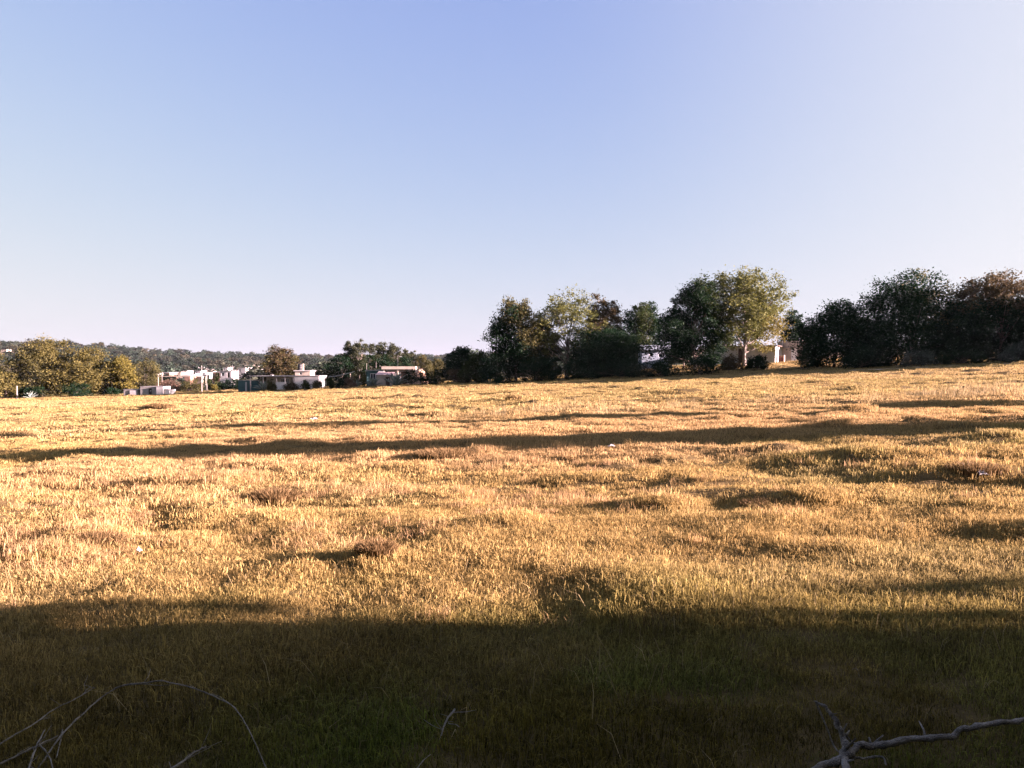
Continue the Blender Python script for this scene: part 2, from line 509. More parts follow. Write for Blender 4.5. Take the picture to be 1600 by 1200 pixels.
def grass_colour(x, y, rs):
    n1 = fbm(x / 7, y / 5, 51); n2 = fbm(x / 2.2, y / 1.8, 63); n3 = vnoise(x / 16, y / 9, 71)
    r = np.hypot(x, y)
    g = sstep(-.1, .6, n1 + .5 * n2 + .05)[:, None]
    c = GOLD * (1 - g) + (GREEN * .45 + GOLD * .55) * g
    s = (sstep(.1, .6, n2 - .3 * n1) * .7)[:, None]
    c = c * (1 - s) + STRAW * s
    q = (sstep(-.25, .4, n3 + .4 * n2) * .8)[:, None]
    c = c * (1 - q) + ROSE * q
    fr = (sstep(14, 38, y) * .6)[:, None]
    c = c * (1 - fr) + (STRAW * .76)[None] * fr
    # turf near the camera: brown left, greener right, foreground shade put into its colour
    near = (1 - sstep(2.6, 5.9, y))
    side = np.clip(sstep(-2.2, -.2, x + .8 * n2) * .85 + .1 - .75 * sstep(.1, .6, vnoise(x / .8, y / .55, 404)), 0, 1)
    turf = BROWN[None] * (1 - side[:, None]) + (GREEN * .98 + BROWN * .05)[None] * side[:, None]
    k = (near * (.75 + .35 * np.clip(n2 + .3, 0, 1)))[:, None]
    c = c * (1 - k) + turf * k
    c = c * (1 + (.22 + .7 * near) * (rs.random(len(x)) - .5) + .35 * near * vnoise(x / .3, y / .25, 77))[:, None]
    return c

def scatter(name, label, r0, r1, dens, coll, nv, s0, s1, zvar, seed, mask=None, amax=41, colour=None, sink=0.0):
    rs = np.random.default_rng(seed)
    th = math.radians(amax)
    n = int(dens * th * (r1 * r1 - r0 * r0))
    r = np.sqrt(r0 * r0 + (r1 * r1 - r0 * r0) * rs.random(n)); a = (rs.random(n) * 2 - 1) * th
    x = r * np.sin(a); y = r * np.cos(a)
    keep = np.ones(n, bool)
    P = np.array(PATH)
    keep &= np.abs(y - np.interp(x, P[:, 0], P[:, 1])) > 1.1
    if mask is not None:
        keep &= rs.random(n) < mask(x, y)
    x = x[keep]; y = y[keep]; n = len(x)
    z = H(x, y) - sink
    big = .75 + .5 * np.clip(fbm(x / 1.6, y / 1.3, 91) + .5, 0, 1)
    s = (s0 + (s1 - s0) * rs.random(n)) * big
    sz = s * (1 - zvar + 2 * zvar * rs.random(n))
    rot = np.stack([(rs.random(n) - .5) * .35, (rs.random(n) - .5) * .35, rs.random(n) * 6.283], -1)
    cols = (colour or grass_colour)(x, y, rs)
    o = instancer(name, np.stack([x, y, z], -1), rot, np.stack([s, s, sz], -1), rs.integers(0, nv, n), coll, cols)
    return tag(o, label, 'grass', kind='stuff')

SHORT = clump_set(8, 84, .13, .010, .052, .0022, .0042, 2.2)
MID = clump_set(8, 96, .22, .010, .050, .0036, .007, 2.3)
FAR = clump_set(8, 110, .5, .015, .06, .010, .022, 2.6)
TALL = clump_set(8, 70, .13, .04, .135, .0024, .005, 1.1)
STALK = clump_set(6, 26, .4, .22, .72, .0035, .007, .5, seed_head=True)
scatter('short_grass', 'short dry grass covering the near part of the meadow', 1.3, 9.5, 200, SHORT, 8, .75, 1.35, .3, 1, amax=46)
scatter('meadow_grass', 'golden grass covering the middle of the meadow', 9, 27, 46, MID, 8, .75, 1.3, .3, 2, amax=42)
scatter('distant_grass', 'pale golden grass on the far half of the meadow', 26, 62, 8.5, FAR, 8, .7, 1.2, .3, 3)
scatter('far_edge_grass', 'grass along the far edge of the meadow', 60, 138, 2.6, FAR, 8, 1.0, 1.7, .25, 4)

def tuft_mask(x, y):
    return sstep(.22, .5, vnoise(x / .42, y / .36, 301) + .5 * vnoise(x / 2.5, y / 2.0, 302)) 
TUFT = clump_set(8, 80, .10, .02, .068, .0022, .0044, 1.5)
scatter('grass_tufts', 'small raised tufts mottling the near and middle meadow', 3, 26, 15, TUFT, 8, .7, 1.5, .3, 12, tuft_mask, 42)
def far_tuft_mask(x, y):
    return sstep(.3, .55, vnoise(x / 1.3, y / .9, 305) + .5 * vnoise(x / 6, y / 4, 306))
FTUFT = clump_set(8, 90, .28, .03, .09, .007, .015, 1.3)
scatter('distant_grass_tufts', 'small raised tufts streaking the far meadow', 24, 100, 1.5, FTUFT, 8, .7, 1.6, .3, 13, far_tuft_mask)
def tall_mask(x, y):
    n = fbm(x / 1.5, y / 1.1, 120)
    reg = np.exp(-(((x + 2.6) / 3.4) ** 2 + ((y - 10.8) / 3.2) ** 2)) * 1.9 + np.exp(-(((x + 5.2) / 2.2) ** 2 + ((y - 7.8) / 1.2) ** 2))
    return np.clip(reg, 0, 1) * sstep(-.15, .45, n) + .04 * sstep(.2, .6, n)
def rose(x, y, rs):
    k = (.35 + .65 * rs.random(len(x)))[:, None]
    c = GOLD * (1 - k) + np.array((.33, .215, .105)) * k
    return c * (1 + .3 * (rs.random(len(x)) - .5))[:, None]
scatter('tall_meadow_grass', 'taller pinkish dry grass in tufts left of the meadow centre', 4.5, 19, 40, TALL, 8, .7, 1.25, .3, 5, tall_mask, 42, rose)
def stalk_mask(x, y):
    u = x / y
    a = np.exp(-(((u - .06) / .13) ** 2 + ((y - 27.5) / 2.6) ** 2)) * .8
    b = np.exp(-(((u - .60) / .11) ** 2 + ((y - 25.5) / 3.0) ** 2)) * 1.2
    c = np.exp(-(((u - .3) / .2) ** 2 + ((y - 26.5) / 1.6) ** 2)) * .3
    return np.clip(a + b + c, 0, 1) * sstep(-.5, .4, fbm(x / 1.5, y / 1.2, 130))
def pale(x, y, rs):
    return np.array((.29, .225, .11))[None] * (.8 + .4 * rs.random(len(x)))[:, None]
scatter('tall_pale_stalks', 'tall pale grass stalks between the two long shadow bands', 20, 34, 3.6, STALK, 6, .5, 1.0, .3, 6, stalk_mask, 42, pale)
def straw_mask(x, y): return np.full(len(x), .5)
STRAWS = clump_set(5, 4, .12, .06, .15, .0016, .003, 2.6)
scatter('loose_straw', 'loose pale straws standing among the near grass', 1.5, 8, 34, STRAWS, 5, .7, 1.4, .3, 9, straw_mask, 46, pale)

# ------------------------------------------------------------------ trees and bushes
def leaf_quads(cen, size, rs, flat=.5, aspect=.62):
    n = len(cen)
    d = rs.normal(size=(n, 3)); d[:, 2] *= flat; d /= np.linalg.norm(d, axis=1)[:, None]
    e = rs.normal(size=(n, 3)); e -= d * (e * d).sum(1)[:, None]; e /= np.linalg.norm(e, axis=1)[:, None]
    L = (size * (.6 + .8 * rs.random(n)))[:, None] / 2
    V = np.stack([cen + d * L, cen + e * L * aspect, cen - d * L, cen - e * L * aspect], 1)
    Fq = np.arange(n * 4).reshape(n, 4)
    return V.reshape(-1, 3), Fq

def crown_points(lobes, nclump, rs, shell=.55):
    vol = np.array([l[3] * l[4] * l[5] for l in lobes]) ** .67
    idx = rs.choice(len(lobes), nclump, p=vol / vol.sum())
    L = np.array(lobes)[idx]
    d = rs.normal(size=(nclump, 3)); d /= np.linalg.norm(d, axis=1)[:, None]
    r = (shell ** 3 + (1 - shell ** 3) * rs.random(nclump)) ** (1 / 3)
    return L[:, :3] + d * r[:, None] * L[:, 3:6]

def make_lobes(w, zb, zt, rs, k=9, var=.5, depth=.8, skirt=False):
    h = zt - zb
    lobes = [(0, 0, zb + h * .47, w * .40, w * .40 * depth, h * .42)]
    for i in range(k):
        a = rs.random() * 6.283; q = (i + rs.random()) / k
        z = zb + h * (.08 + .78 * q)
        f = (z - zb) / h
        env = (1 - max(f - .45, 0) ** 2 * 2.2) if skirt else math.sin(math.pi * min(max(f * .85 + .14, 0.02), .98)) ** .5
        s = w * (.17 + var * .16 * rs.random()) * (.75 + .35 * env)
        rad = max(w * .52 * env - s * (.55 + .5 * rs.random()), 0)
        a = 2.4 * i + rs.random() * 1.2
        lobes.append((math.cos(a) * rad, math.sin(a) * rad * depth, z, s, s * .9, min(s * .95, h * .3)))
    a = rs.random() * 6.283
    lobes.append((math.cos(a) * w * .12, math.sin(a) * w * .12, zt - h * .16, w * .26, w * .24, h * .16))
    return lobes

def tree(name, label, pos, w, h, style, seed, cb=.18, nleaf=15000, leaf=.30, nclump=None, clump_r=None, group=None, cat='tree', trunk_r=None, bark='bark', mat2=None, k=9, lean=0.0, depth=.85, shell=.35, wisps=.04):
    rs = np.random.default_rng(seed)
    if leaf == .30: leaf = .24; nleaf = int(nleaf * 1.45)
    root = thing(name, label, cat, (pos[0], pos[1], pos[2] - .08), group=group)
    lobes = make_lobes(w, h * cb, h, rs, k, depth=depth, skirt=cb < .12)
    nclump = nclump or max(30, int(nleaf / 75))
    cr = clump_r or w * .06 + .18
    P = crown_points(lobes, nclump, rs, shell)
    P[:, 0] += lean * P[:, 2]
    P[:, 2] = np.maximum(P[:, 2], h * cb * .6 + .15)
    nw = int(nclump * wisps)
    if nw:
        cen = np.array([0, 0, h * (.45 + cb * .3)])
        P[:nw] = cen + (P[:nw] - cen) * (1.1 + .14 * rs.random(nw))[:, None]
        P[:nw, 2] = np.clip(P[:nw, 2], .2, h * 1.03)
    own = rs.integers(0, nclump, nleaf)
    tone_c = rs.random(nclump)
    cs = cr * (.55 + .9 * rs.random(nclump))
    cen = P[own] + rs.normal(size=(nleaf, 3)) * (cs[own] * .55)[:, None] * np.array([1, 1, .75])
    cen[:, 2] = np.maximum(cen[:, 2], .05)
    V, Fq = leaf_quads(cen, np.full(nleaf, leaf), rs)
    tone = np.clip(tone_c[own] * .55 + rs.random(nleaf) * .5 - .03, 0, 1)
    cme = mesh_np('crown', V, Fq, tone)
    cme.materials.append(M[style])
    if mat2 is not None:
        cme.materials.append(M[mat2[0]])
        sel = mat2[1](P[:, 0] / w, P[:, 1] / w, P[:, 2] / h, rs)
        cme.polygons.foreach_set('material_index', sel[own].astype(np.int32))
    link('crown', cme, None, root)
    # trunk and limbs
    tr = trunk_r or .045 * h ** .9 * .5
    mb = MB()
    top = Vector((lean * h * .75 + (rs.random() - .5) * .1 * w, (rs.random() - .5) * .1 * w, h * .78))
    pts = []; rad = []
    for i in range(8):
        q = i / 7
        pts.append(Vector((top.x * q + math.sin(q * 5 + seed) * .03 * h * q, top.y * q + math.cos(q * 4 + seed) * .02 * h * q, q * top.z)))
        rad.append(tr * (1.25 if i == 0 else 1 - .85 * q))
    mb.tube(pts, rad, 7)
    for i in range(min(26, nclump)):
        tgt = Vector(P[i] if i < min(nw, 14) else P[rs.integers(0, nclump)])
        q = min(max((tgt.z / h) * .55 + .05 * rs.random(), max(.12, cb * .6)), .85)
        f = q * 7; a = int(f); b = pts[a].lerp(pts[min(a + 1, 7)], f - a)
        mid = b.lerp(tgt, .5) + Vector((0, 0, .04 * h)) * (rs.random() - .2)
        r0 = tr * (1 - .8 * q) * .5
        mb.tube([b, b.lerp(mid, .55), mid, tgt], [r0, r0 * .75, r0 * .5, .015], 5, False)
    mb.build('trunk', M[bark], root, True)
    return root

def place(px, Y, wpx, top):
    g = onground(px, Y)
    return g, wpx / F * Y, at(px, top, Y).z - g.z

def T(name, label, px, Y, wpx, top, style, seed, **kw):
    g, w, h = place(px, Y, wpx, top)
    return tree(name, label, g, w, h, style, seed, **kw)

sunlit_side = lambda t: (lambda x, y, z, rs: (x + .5 * (z - .5) + .12 * rs.normal(size=len(x)) > t))  # picks sunward leaf clumps; their sunlight is painted with a second leaf colour
ROW = 'tall trees in the row behind the path'
T('leafy_tree', 'dark leafy tree at the left end of the tall tree row', 806, 97, 104, 465, 'lf_dark', 11, cb=.06, nleaf=21000, group=ROW, mat2=('lf_olive', sunlit_side(.12)))
T('leafy_tree', 'open tree with forked bare trunk and thin pale crown, left of the dark clipped mass', 884, 97, 112, 463, 'lf_light', 12, cb=.36, nleaf=11000, leaf=.23, group=ROW, trunk_r=.2, shell=.62, wisps=.15, k=12)
T('leafy_tree', 'brownish thin topped tree rising behind the broad low dark tree', 944, 97.5, 62, 466, 'lf_brown', 13, cb=.3, nleaf=7500, group=ROW, shell=.55, wisps=.14)
T('broad_tree', 'broad low dark tree with foliage down to the ground, left of the blue white house', 946, 95, 118, 511, 'lf_dark', 14, cb=.0, nleaf=23000, group=ROW)
T('leafy_tree', 'rounded green tree with yellowish middle standing behind the blue white house', 1006, 112, 84, 474, 'lf_dark', 15, cb=.22, nleaf=15000, group=ROW, mat2=('lf_green', lambda x, y, z, rs: np.abs(x + .05) < .13))
T('leafy_tree', 'tallest dark tree, between the blue white house and the pale crowned tree', 1086, 97, 104, 431, 'lf_dark', 16, cb=.05, nleaf=26000, group=ROW, mat2=('lf_green', sunlit_side(.3)))
T('pale_tree', 'tall pale olive tree with visible trunk in front of the grey flat roofed house', 1163, 99, 128, 424, 'lf_light', 17, cb=.24, nleaf=33000, leaf=.25, group=ROW, trunk_r=.24, bark='bark_pale', shell=.5, wisps=.12, k=13, mat2=('lf_yellow', lambda x, y, z, rs: (x > .18) & (z < .55)))  # yellow leaves paint sunlight on the lower right of the crown
T('leafy_tree', 'small dark tree peeping up behind the water tank house', 1238, 122, 46, 484, 'lf_dark', 18, cb=.15, nleaf=8000, group=ROW)
T('leafy_tree', 'dark tree just right of the water tank house', 1303, 90, 122, 474, 'lf_dark', 19, cb=.02, nleaf=20000, group=ROW)
T('leafy_tree', 'widest dark tree right of the houses, its crown edge coloured as sunlit', 1426, 85, 178, 436, 'lf_dark', 20, cb=.02, nleaf=30000, group=ROW, mat2=('lf_olive', sunlit_side(.34)), k=13)
T('leafy_tree', 'tree with feathery top coloured golden brown as sunlit, at the right edge of the picture', 1562, 80, 138, 428, 'lf_dark', 21, cb=.02, nleaf=24000, group=ROW, mat2=('lf_brown', lambda x, y, z, rs: z + .06 * rs.normal(size=len(x)) > .68), wisps=.1)  # brown leaves paint the sunlit top into the crown
T('leafy_tree', 'dark tree only half in the picture, beyond the golden topped tree at the right edge', 1668, 77, 120, 440, 'lf_dark', 22, cb=.02, nleaf=16000, group=ROW)
T('leafy_tree', 'dark tree filling the gap behind the open forked tree', 846, 99, 70, 498, 'lf_dark', 23, cb=.05, nleaf=9000, group=ROW)
T('leafy_tree', 'dark tree filling the gap behind the widest dark tree on its left', 1362, 88, 70, 492, 'lf_dark', 24, cb=.02, nleaf=9000, group=ROW)
T('leafy_tree', 'dark tree filling the gap between the widest dark tree and the golden topped one', 1496, 83, 80, 470, 'lf_dark', 25, cb=.02, nleaf=12000, group=ROW)
T('leafy_tree', 'dark tree behind the golden topped tree at the right edge', 1600, 80.5, 90, 462, 'lf_dark', 26, cb=.02, nleaf=12000, group=ROW)
T('leafy_tree', 'dark tree between the blue white house and the tallest dark tree', 1068, 102, 50, 498, 'lf_dark', 27, cb=.1, nleaf=8000, group=ROW)
# understorey along the row
HEDGE = 'dark bushes at the foot of the tree row'
for i, (px, Y, w, top, st, lab) in enumerate((
        (776, 93, 60, 556, 'lf_dark', 'dark bush below the left end of the tree row'),
        (838, 93, 70, 560, 'lf_dark', 'dark bush under the open forked tree on its left side'),
        (900, 92, 70, 562, 'lf_dark', 'dark bush under the open forked tree on its right side'),
        (968, 91, 74, 562, 'lf_dark', 'dark bush left of and below the blue white house'),
        (1030, 91, 60, 565, 'lf_dark', 'dark bush hiding the foot of the blue white house'),
        (1092, 91, 64, 556, 'lf_dark', 'dark bush below the tallest dark tree'),
        (1140, 93, 34, 556, 'lf_brown', 'brownish dry bush left of the pale tree trunk'),
        (1184, 93, 40, 556, 'lf_dark', 'dark spiky bush in front of the grey house wall'),
        (1268, 91, 48, 540, 'lf_dark', 'dark bush at the right corner of the water tank house'),
        (1345, 83, 74, 545, 'lf_dark', 'dark bush between the two dark trees right of the houses'),
        (1436, 79, 48, 547, 'lf_grey', 'grey green bush at the foot of the widest dark tree'),
        (1500, 78, 70, 548, 'lf_dark', 'dark bush right of the first grey green bush'),
        (1590, 75.5, 56, 534, 'lf_grey', 'grey green bush at the right edge of the picture'))):
    T('bush', lab, px, Y, w, top, st, 40 + i, cb=0, nleaf=5000, leaf=.17, group=HEDGE, cat='bush', k=6, trunk_r=.05)
# trees between the tall row and the porch house
T('leafy_tree', 'small dark tree left of the tall row, right of the earth mound', 716, 104, 48, 542, 'lf_dark', 60, cb=.1, nleaf=8000)
T('leafy_tree', 'round dark tree tucked against the left end of the tall row', 744, 101, 46, 550, 'lf_green', 61, cb=.05, nleaf=8000)
T('bush', 'broad dark bush in front of the earth mound', 672, 103, 48, 579, 'lf_dark', 62, cb=0, nleaf=5000, leaf=.16, cat='bush', k=6)
T('bush', 'low reddish bush between the broad dark bush and the tall row', 716, 102, 50, 577, 'lf_brown', 63, cb=0, nleaf=4000, leaf=.16, cat='bush', k=6)
T('bush', 'dark bush at the right end of the porch house', 641, 106, 20, 578, 'lf_dark', 64, cb=0, nleaf=2200, leaf=.15, cat='bush', k=5)
T('bush', 'grey green bush left of the teal wing of the porch house', 562, 108, 26, 577, 'lf_olive', 65, cb=0, nleaf=2500, leaf=.15, cat='bush', k=5)
# eucalyptus grove behind the porch house
EU = 'eucalyptus grove behind the porch house'
for i, (px, Y, w, top, cb, st, lab) in enumerate((
        (532, 132, 46, 556, .0, 'lf_dark', 'dark cone shaped tree at the left end of the eucalyptus grove'),
        (546, 136, 26, 533, .25, 'lf_euca', 'leftmost slim tall eucalyptus, above the dark cone shaped tree'),
        (561, 134, 30, 530, .2, 'lf_euca', 'tallest eucalyptus of the grove behind the porch house'),
        (579, 137, 28, 535, .2, 'lf_euca', 'second tallest eucalyptus, just right of the tallest one'),
        (597, 140, 26, 534, .2, 'lf_euca', 'eucalyptus standing above the left part of the porch roof'),
        (615, 138, 26, 536, .2, 'lf_euca', 'eucalyptus standing just left of the tall lamp pole top'),
        (634, 142, 24, 545, .1, 'lf_euca', 'shorter eucalyptus just right of the lamp pole'),
        (648, 146, 22, 547, .1, 'lf_euca', 'small eucalyptus above the right end of the porch roof'),
        (664, 142, 30, 554, .05, 'lf_olive', 'low sunlit olive tree behind the earth mound'),
        (682, 146, 28, 558, .05, 'lf_olive', 'low sunlit tree at the right end of the eucalyptus grove'),
        (588, 128, 60, 556, .0, 'lf_dark', 'dark low tree directly behind the teal wing of the porch house'),
        (628, 130, 44, 558, .0, 'lf_dark', 'dark low tree directly behind the porch pillars'))):
    T('eucalyptus_tree' if 'eucalyptus' in st or 'lf_euca' == st else 'grove_tree', lab, px, Y, w, top, st, 80 + i, cb=cb, nleaf=6500, leaf=.22, group=EU, k=7, bark='bark_pale')
T('leafy_tree', 'big brownish round tree behind the house with the black water tank', 438, 132, 60, 542, 'lf_brown', 100, cb=.12, nleaf=12000, mat2=('lf_olive', lambda x, y, z, rs: rs.random(len(x)) < .4))
# left cluster
LC = 'sunlit trees in the left cluster'
T('leafy_tree', 'tall olive tree with ragged top in the left cluster', 62, 118, 98, 532, 'lf_olive', 110, cb=.04, nleaf=17000, group=LC, wisps=.12, mat2=('lf_gold', sunlit_side(.2)))
T('leafy_tree', 'golden brown round tree in the middle of the left cluster', 134, 120, 84, 544, 'lf_gold', 111, cb=.03, nleaf=15000, group=LC)
T('leafy_tree', 'smaller yellow tree at the right end of the left cluster', 186, 121, 52, 556, 'lf_yellow', 112, cb=.1, nleaf=8000, group=LC, mat2=('lf_olive', lambda x, y, z, rs: x < -.15))
T('leafy_tree', 'low golden tree at the left edge of the picture', 8, 114, 48, 582, 'lf_gold', 113, cb=.02, nleaf=6000, group=LC)
T('leafy_tree', 'olive tree half in the picture behind the low golden tree at the left edge', -38, 122, 90, 548, 'lf_olive', 114, cb=.05, nleaf=10000, group=LC)
T('bush', 'dark bush at the foot of the golden brown round tree', 120, 112, 46, 598, 'lf_dark', 115, cb=0, nleaf=4200, leaf=.16, cat='bush', k=6)
T('bush', 'dark bush at the foot of the ragged olive tree', 48, 113, 40, 604, 'lf_dark', 116, cb=0, nleaf=3000, leaf=.16, cat='bush', k=6)
T('bush', 'dark bush at the foot of the smaller yellow tree', 176, 116, 26, 606, 'lf_dark', 117, cb=0, nleaf=2200, leaf=.16, cat='bush', k=5)
# trees and bushes round the goal and the houses on the left
T('leafy_tree', 'olive tree behind the low white shed', 226, 165, 56, 562, 'lf_olive', 120, cb=.05, nleaf=9000)
T('bush', 'round dry pinkish bush inside the goal frame', 266, 130, 42, 592, 'lf_pink', 121, cb=0, nleaf=4500, leaf=.16, cat='bush', k=6)
T('bush', 'round dark green bush inside the goal frame beside the pole', 298, 128, 36, 594, 'lf_olive', 122, cb=0, nleaf=4000, leaf=.16, cat='bush', k=6)
T('bush', 'tall dark bush just right of the goal', 334, 130, 24, 583, 'lf_green', 123, cb=0, nleaf=3500, leaf=.16, cat='bush', k=6)
T('bush', 'low yellowish bush in front of the tall dark bush by the goal', 333, 124, 14, 602, 'lf_yellow', 124, cb=0, nleaf=1500, leaf=.14, cat='bush', k=4)
for i, (px, w, lab) in enumerate(((352, 22, 'left half of the dark hedge row left of the teal wall, a dark bush'), (370, 24, 'dark bush touching the left end of the teal wall'))):
    T('bush', lab, px, 122, w, 594, 'lf_dark', 125 + i, cb=0, nleaf=2600, leaf=.15, cat='bush', k=5)
for i, (px, w, top, st, lab) in enumerate(((423, 16, 592, 'lf_olive', 'small bush right of the agave by the teal wall'), (455, 24, 595, 'lf_brown', 'brownish bush below the left end of the long white wall'),
                                           (478, 17, 593, 'lf_green', 'green bush in front of the middle of the long white wall'), (497, 20, 594, 'lf_olive', 'olive bush at the right end of the long white wall'),
                                           (516, 14, 588, 'lf_green', 'upright green bush right of the long white wall'), (548, 22, 589, 'lf_pink', 'reddish dry bush between the two middle houses'),
                                           (534, 18, 592, 'lf_dark', 'dark low bush left of the reddish dry bush'))):
    T('bush', lab, px, 104.5, w, top, st, 130 + i, cb=0, nleaf=2200, leaf=.14, cat='bush', k=5)

# trees standing outside the view on the right, whose long shadows cross the field
OUT = 'trees outside the view on the right that shade the field'
OUTLAB = 'tree outside the view on the right casting a long shadow across the field'
def shade_tree(x, y, w, h, cb, seed, n=9000, leaf=.34, depth=.9):
    g = (x, y, float(H(x, y)))
    tree('shade_tree', OUTLAB, g, w, h, 'lf_dark', seed, cb=cb, nleaf=n, leaf=leaf, group=OUT, depth=depth, clump_r=w * .06 + .2)
for i, (x, y, w, h, cb) in enumerate(((9.5, -.5, 7.2, 5.2, .02), (14, .1, 5.6, 7.0, .05), (12, -4.5, 8, 8, .03), (19, -1.3, 8, 9.5, .05), (20, -9, 9, 11, .05), (27, -2.7, 8, 11, .05), (8.5, -9, 7, 7, .03), (33, -9, 9, 12, .05), (11, -14, 8, 9, .05))):
    shade_tree(x, y, w, h, cb, 200 + i, 15000)
for i, (x, y, w, h, cb) in enumerate(((21, 13.0, 3.2, 5.6, .06), (27.5, 12.2, 2.6, 7.6, .06), (35, 11.4, 1.9, 10.5, .08), (32, 19.1, 2.4, 7.0, .06), (40, 17.9, 1.9, 10.0, .08), (48, 16.9, 1.6, 12, .1))):
    shade_tree(x, y, w, h, cb, 220 + i, (7000, 6000, 2600, 5000, 2600, 2200)[i], .26)
for i, (x, y, w, h) in enumerate(((57, 68.5, 7.5, 11), (65, 71.5, 8, 12), (71, 69, 10, 11), (83, 65, 11, 12), (96, 63, 12, 13), (110, 62, 12, 14))):
    shade_tree(x, y, w, h, .02, 230 + i, 9000, .5)
BACK = 'unseen trees added behind the photographer to shade the near grass'
for i, (x, y, w, h) in enumerate(((4.6, -3.2, 9, 11), (-4.4, -3.4, 9, 11), (.3, -5.5, 9, 12))):  # high crowns added out of view to cut overhead sky light on the foreground
    tree('shade_tree', 'unseen tree added behind the photographer to block the sky, with a high spreading crown', (x, y, float(H(x, y))), w, h, 'lf_dark', 250 + i, cb=.48, nleaf=9000, leaf=.34, group='unseen tall trees added just behind the photographer', clump_r=.8)
for i, (x, y, w, h) in enumerate(((3, -6.5, 8, 9), (-5, -7.5, 8, 8), (-13, -7, 9, 9), (-1, -14, 10, 12), (-10, -14, 10, 12))):  # added out of view to block sky from behind and darken the near grass
    tree('shade_tree', 'unseen tree added behind the photographer to shade the near grass', (x, y, float(H(x, y))), w, h, 'lf_dark', 240 + i, cb=.03, nleaf=9000, leaf=.34, group=BACK, clump_r=.7)

# ------------------------------------------------------------------ wooded hill beyond the valley
def wood_set(kind, k, seed):
    col = bpy.data.collections.new('far_trees_' + kind)
    for i in range(k):
        rs = np.random.default_rng(seed + i)
        n = 1000
        if kind == 'round':
            lb = make_lobes(1.0, .12, 1.0, rs, 7, skirt=True)
        else:
            lb = make_lobes(.55, .05, 1.0, rs, 6, skirt=False)
        P = crown_points(lb, 60, rs, .5); own = rs.integers(0, 60, n)
        cen = P[own] + rs.normal(size=(n, 3)) * .05
        V, Fq = leaf_quads(cen, np.full(n, .11), rs)
        me = mesh_np('far_crown', V, Fq, np.clip(rs.random(60)[own] * .6 + rs.random(n) * .4, 0, 1))
        me.materials.append(M['lf_wood'])
        col.objects.link(bpy.data.objects.new('far_tree_%02d' % i, me))
    return col
def hill_wood():
    rs = np.random.default_rng(5)
    X = []; Y = []
    for r0, r1, n in ((190, 330, 420), (330, 520, 1300), (520, 800, 2300), (800, 1150, 3200), (1150, 1450, 2600)):
        r = np.sqrt(r0 ** 2 + (r1 ** 2 - r0 ** 2) * rs.random(n)); a = np.radians(-44 + 56 * rs.random(n))
        X.append(r * np.sin(a)); Y.append(r * np.cos(a))
    x = np.concatenate(X); y = np.concatenate(Y)
    px = HX + F * x / y; r = np.hypot(x, y)
    keep = (fbm(x / 85, y / 85, 201) > -.18) | (rs.random(len(x)) < .12)
    keep &= ~((r < 330) & (px > 235) & (px < 425) & (rs.random(len(x)) < .75))
    keep &= ~((r > 560) & (r < 800) & (px < 45) & (rs.random(len(x)) < .85))
    x = x[keep]; y = y[keep]; r = r[keep]; n = len(x)
    s = (2.8 + 6.0 * rs.random(n) ** 1.5) * (1 + .25 * sstep(800, 1300, r))
    rot = np.stack([np.zeros(n), np.zeros(n), rs.random(n) * 6.283], -1)
    q_ = sstep(-.1, .6, fbm(x / 60, y / 60, 222) + .5 * (rs.random(n) - .5))[:, None]
    o = instancer('hillside_wood', np.stack([x, y, H(x, y) - .3], -1), rot, np.stack([s * (1.1 + .7 * rs.random(n)), s * 1.4, s * (.55 + .6 * rs.random(n))], -1), rs.integers(0, 8, n), wood_set('round', 8, 900),
                  (np.array((.026, .038, .025))[None] * (1 - q_) + np.array((.056, .052, .033))[None] * q_) * (.55 + .9 * rs.random(n))[:, None])
    tag(o, 'distant wood of grey green trees covering the hillside', 'wood', kind='stuff')
hill_wood()

# ------------------------------------------------------------------ houses
def wall_cells(mb, x0, x1, y0, y1, z0, z1, holes):
    xs = sorted({x0, x1, *[min(max(v, x0), x1) for h in holes for v in h[:2]]})
    zs = sorted({z0, z1, *[min(max(v, z0), z1) for h in holes for v in h[2:]]})
    for k in range(len(zs) - 1):
        run = None
        for i in range(len(xs) - 1):
            cx = (xs[i] + xs[i + 1]) / 2; cz = (zs[k] + zs[k + 1]) / 2
            solid = not any(h[0] < cx < h[1] and h[2] < cz < h[3] for h in holes)
            if solid and run is None: run = xs[i]
            if run is not None and (not solid or i == len(xs) - 2):
                mb.box(run, xs[i + 1] if solid else xs[i], y0, y1, zs[k], zs[k + 1]); run = None

def opening(root, kind, x0, x1, z0, z1, yf, frame='white', pane='glass', bars=1):
    """a window or door set back in the wall whose outer face is at yf"""
    mb = MB(); t_ = .06
    a, b = yf + .05, yf + .12
    mb.box(x0, x0 + t_, a, b, z0, z1).box(x1 - t_, x1, a, b, z0, z1).box(x0 + t_, x1 - t_, a, b, z1 - t_, z1)
    if kind == 'window':
        mb.box(x0 + t_, x1 - t_, a, b, z0, z0 + t_)
        for i in range(bars):
            xm = x0 + (x1 - x0) * (i + 1) / (bars + 1)
            mb.box(xm - .025, xm + .025, a + .01, b - .01, z0 + t_, z1 - t_)
    o = mb.build(kind, M[frame], root)
    MB().box(x0 + t_, x1 - t_, yf + .08, yf + .10, z0 + (t_ if kind == 'window' else .01), z1 - t_).build('pane' if kind == 'window' else 'leaf_panel', M[pane], o)
    if kind == 'door':
        MB().box(x1 - t_ - .14, x1 - t_ - .08, yf + .03, yf + .08, z0 + .95, z0 + 1.1).build('handle', M['metal'], o)
    return o

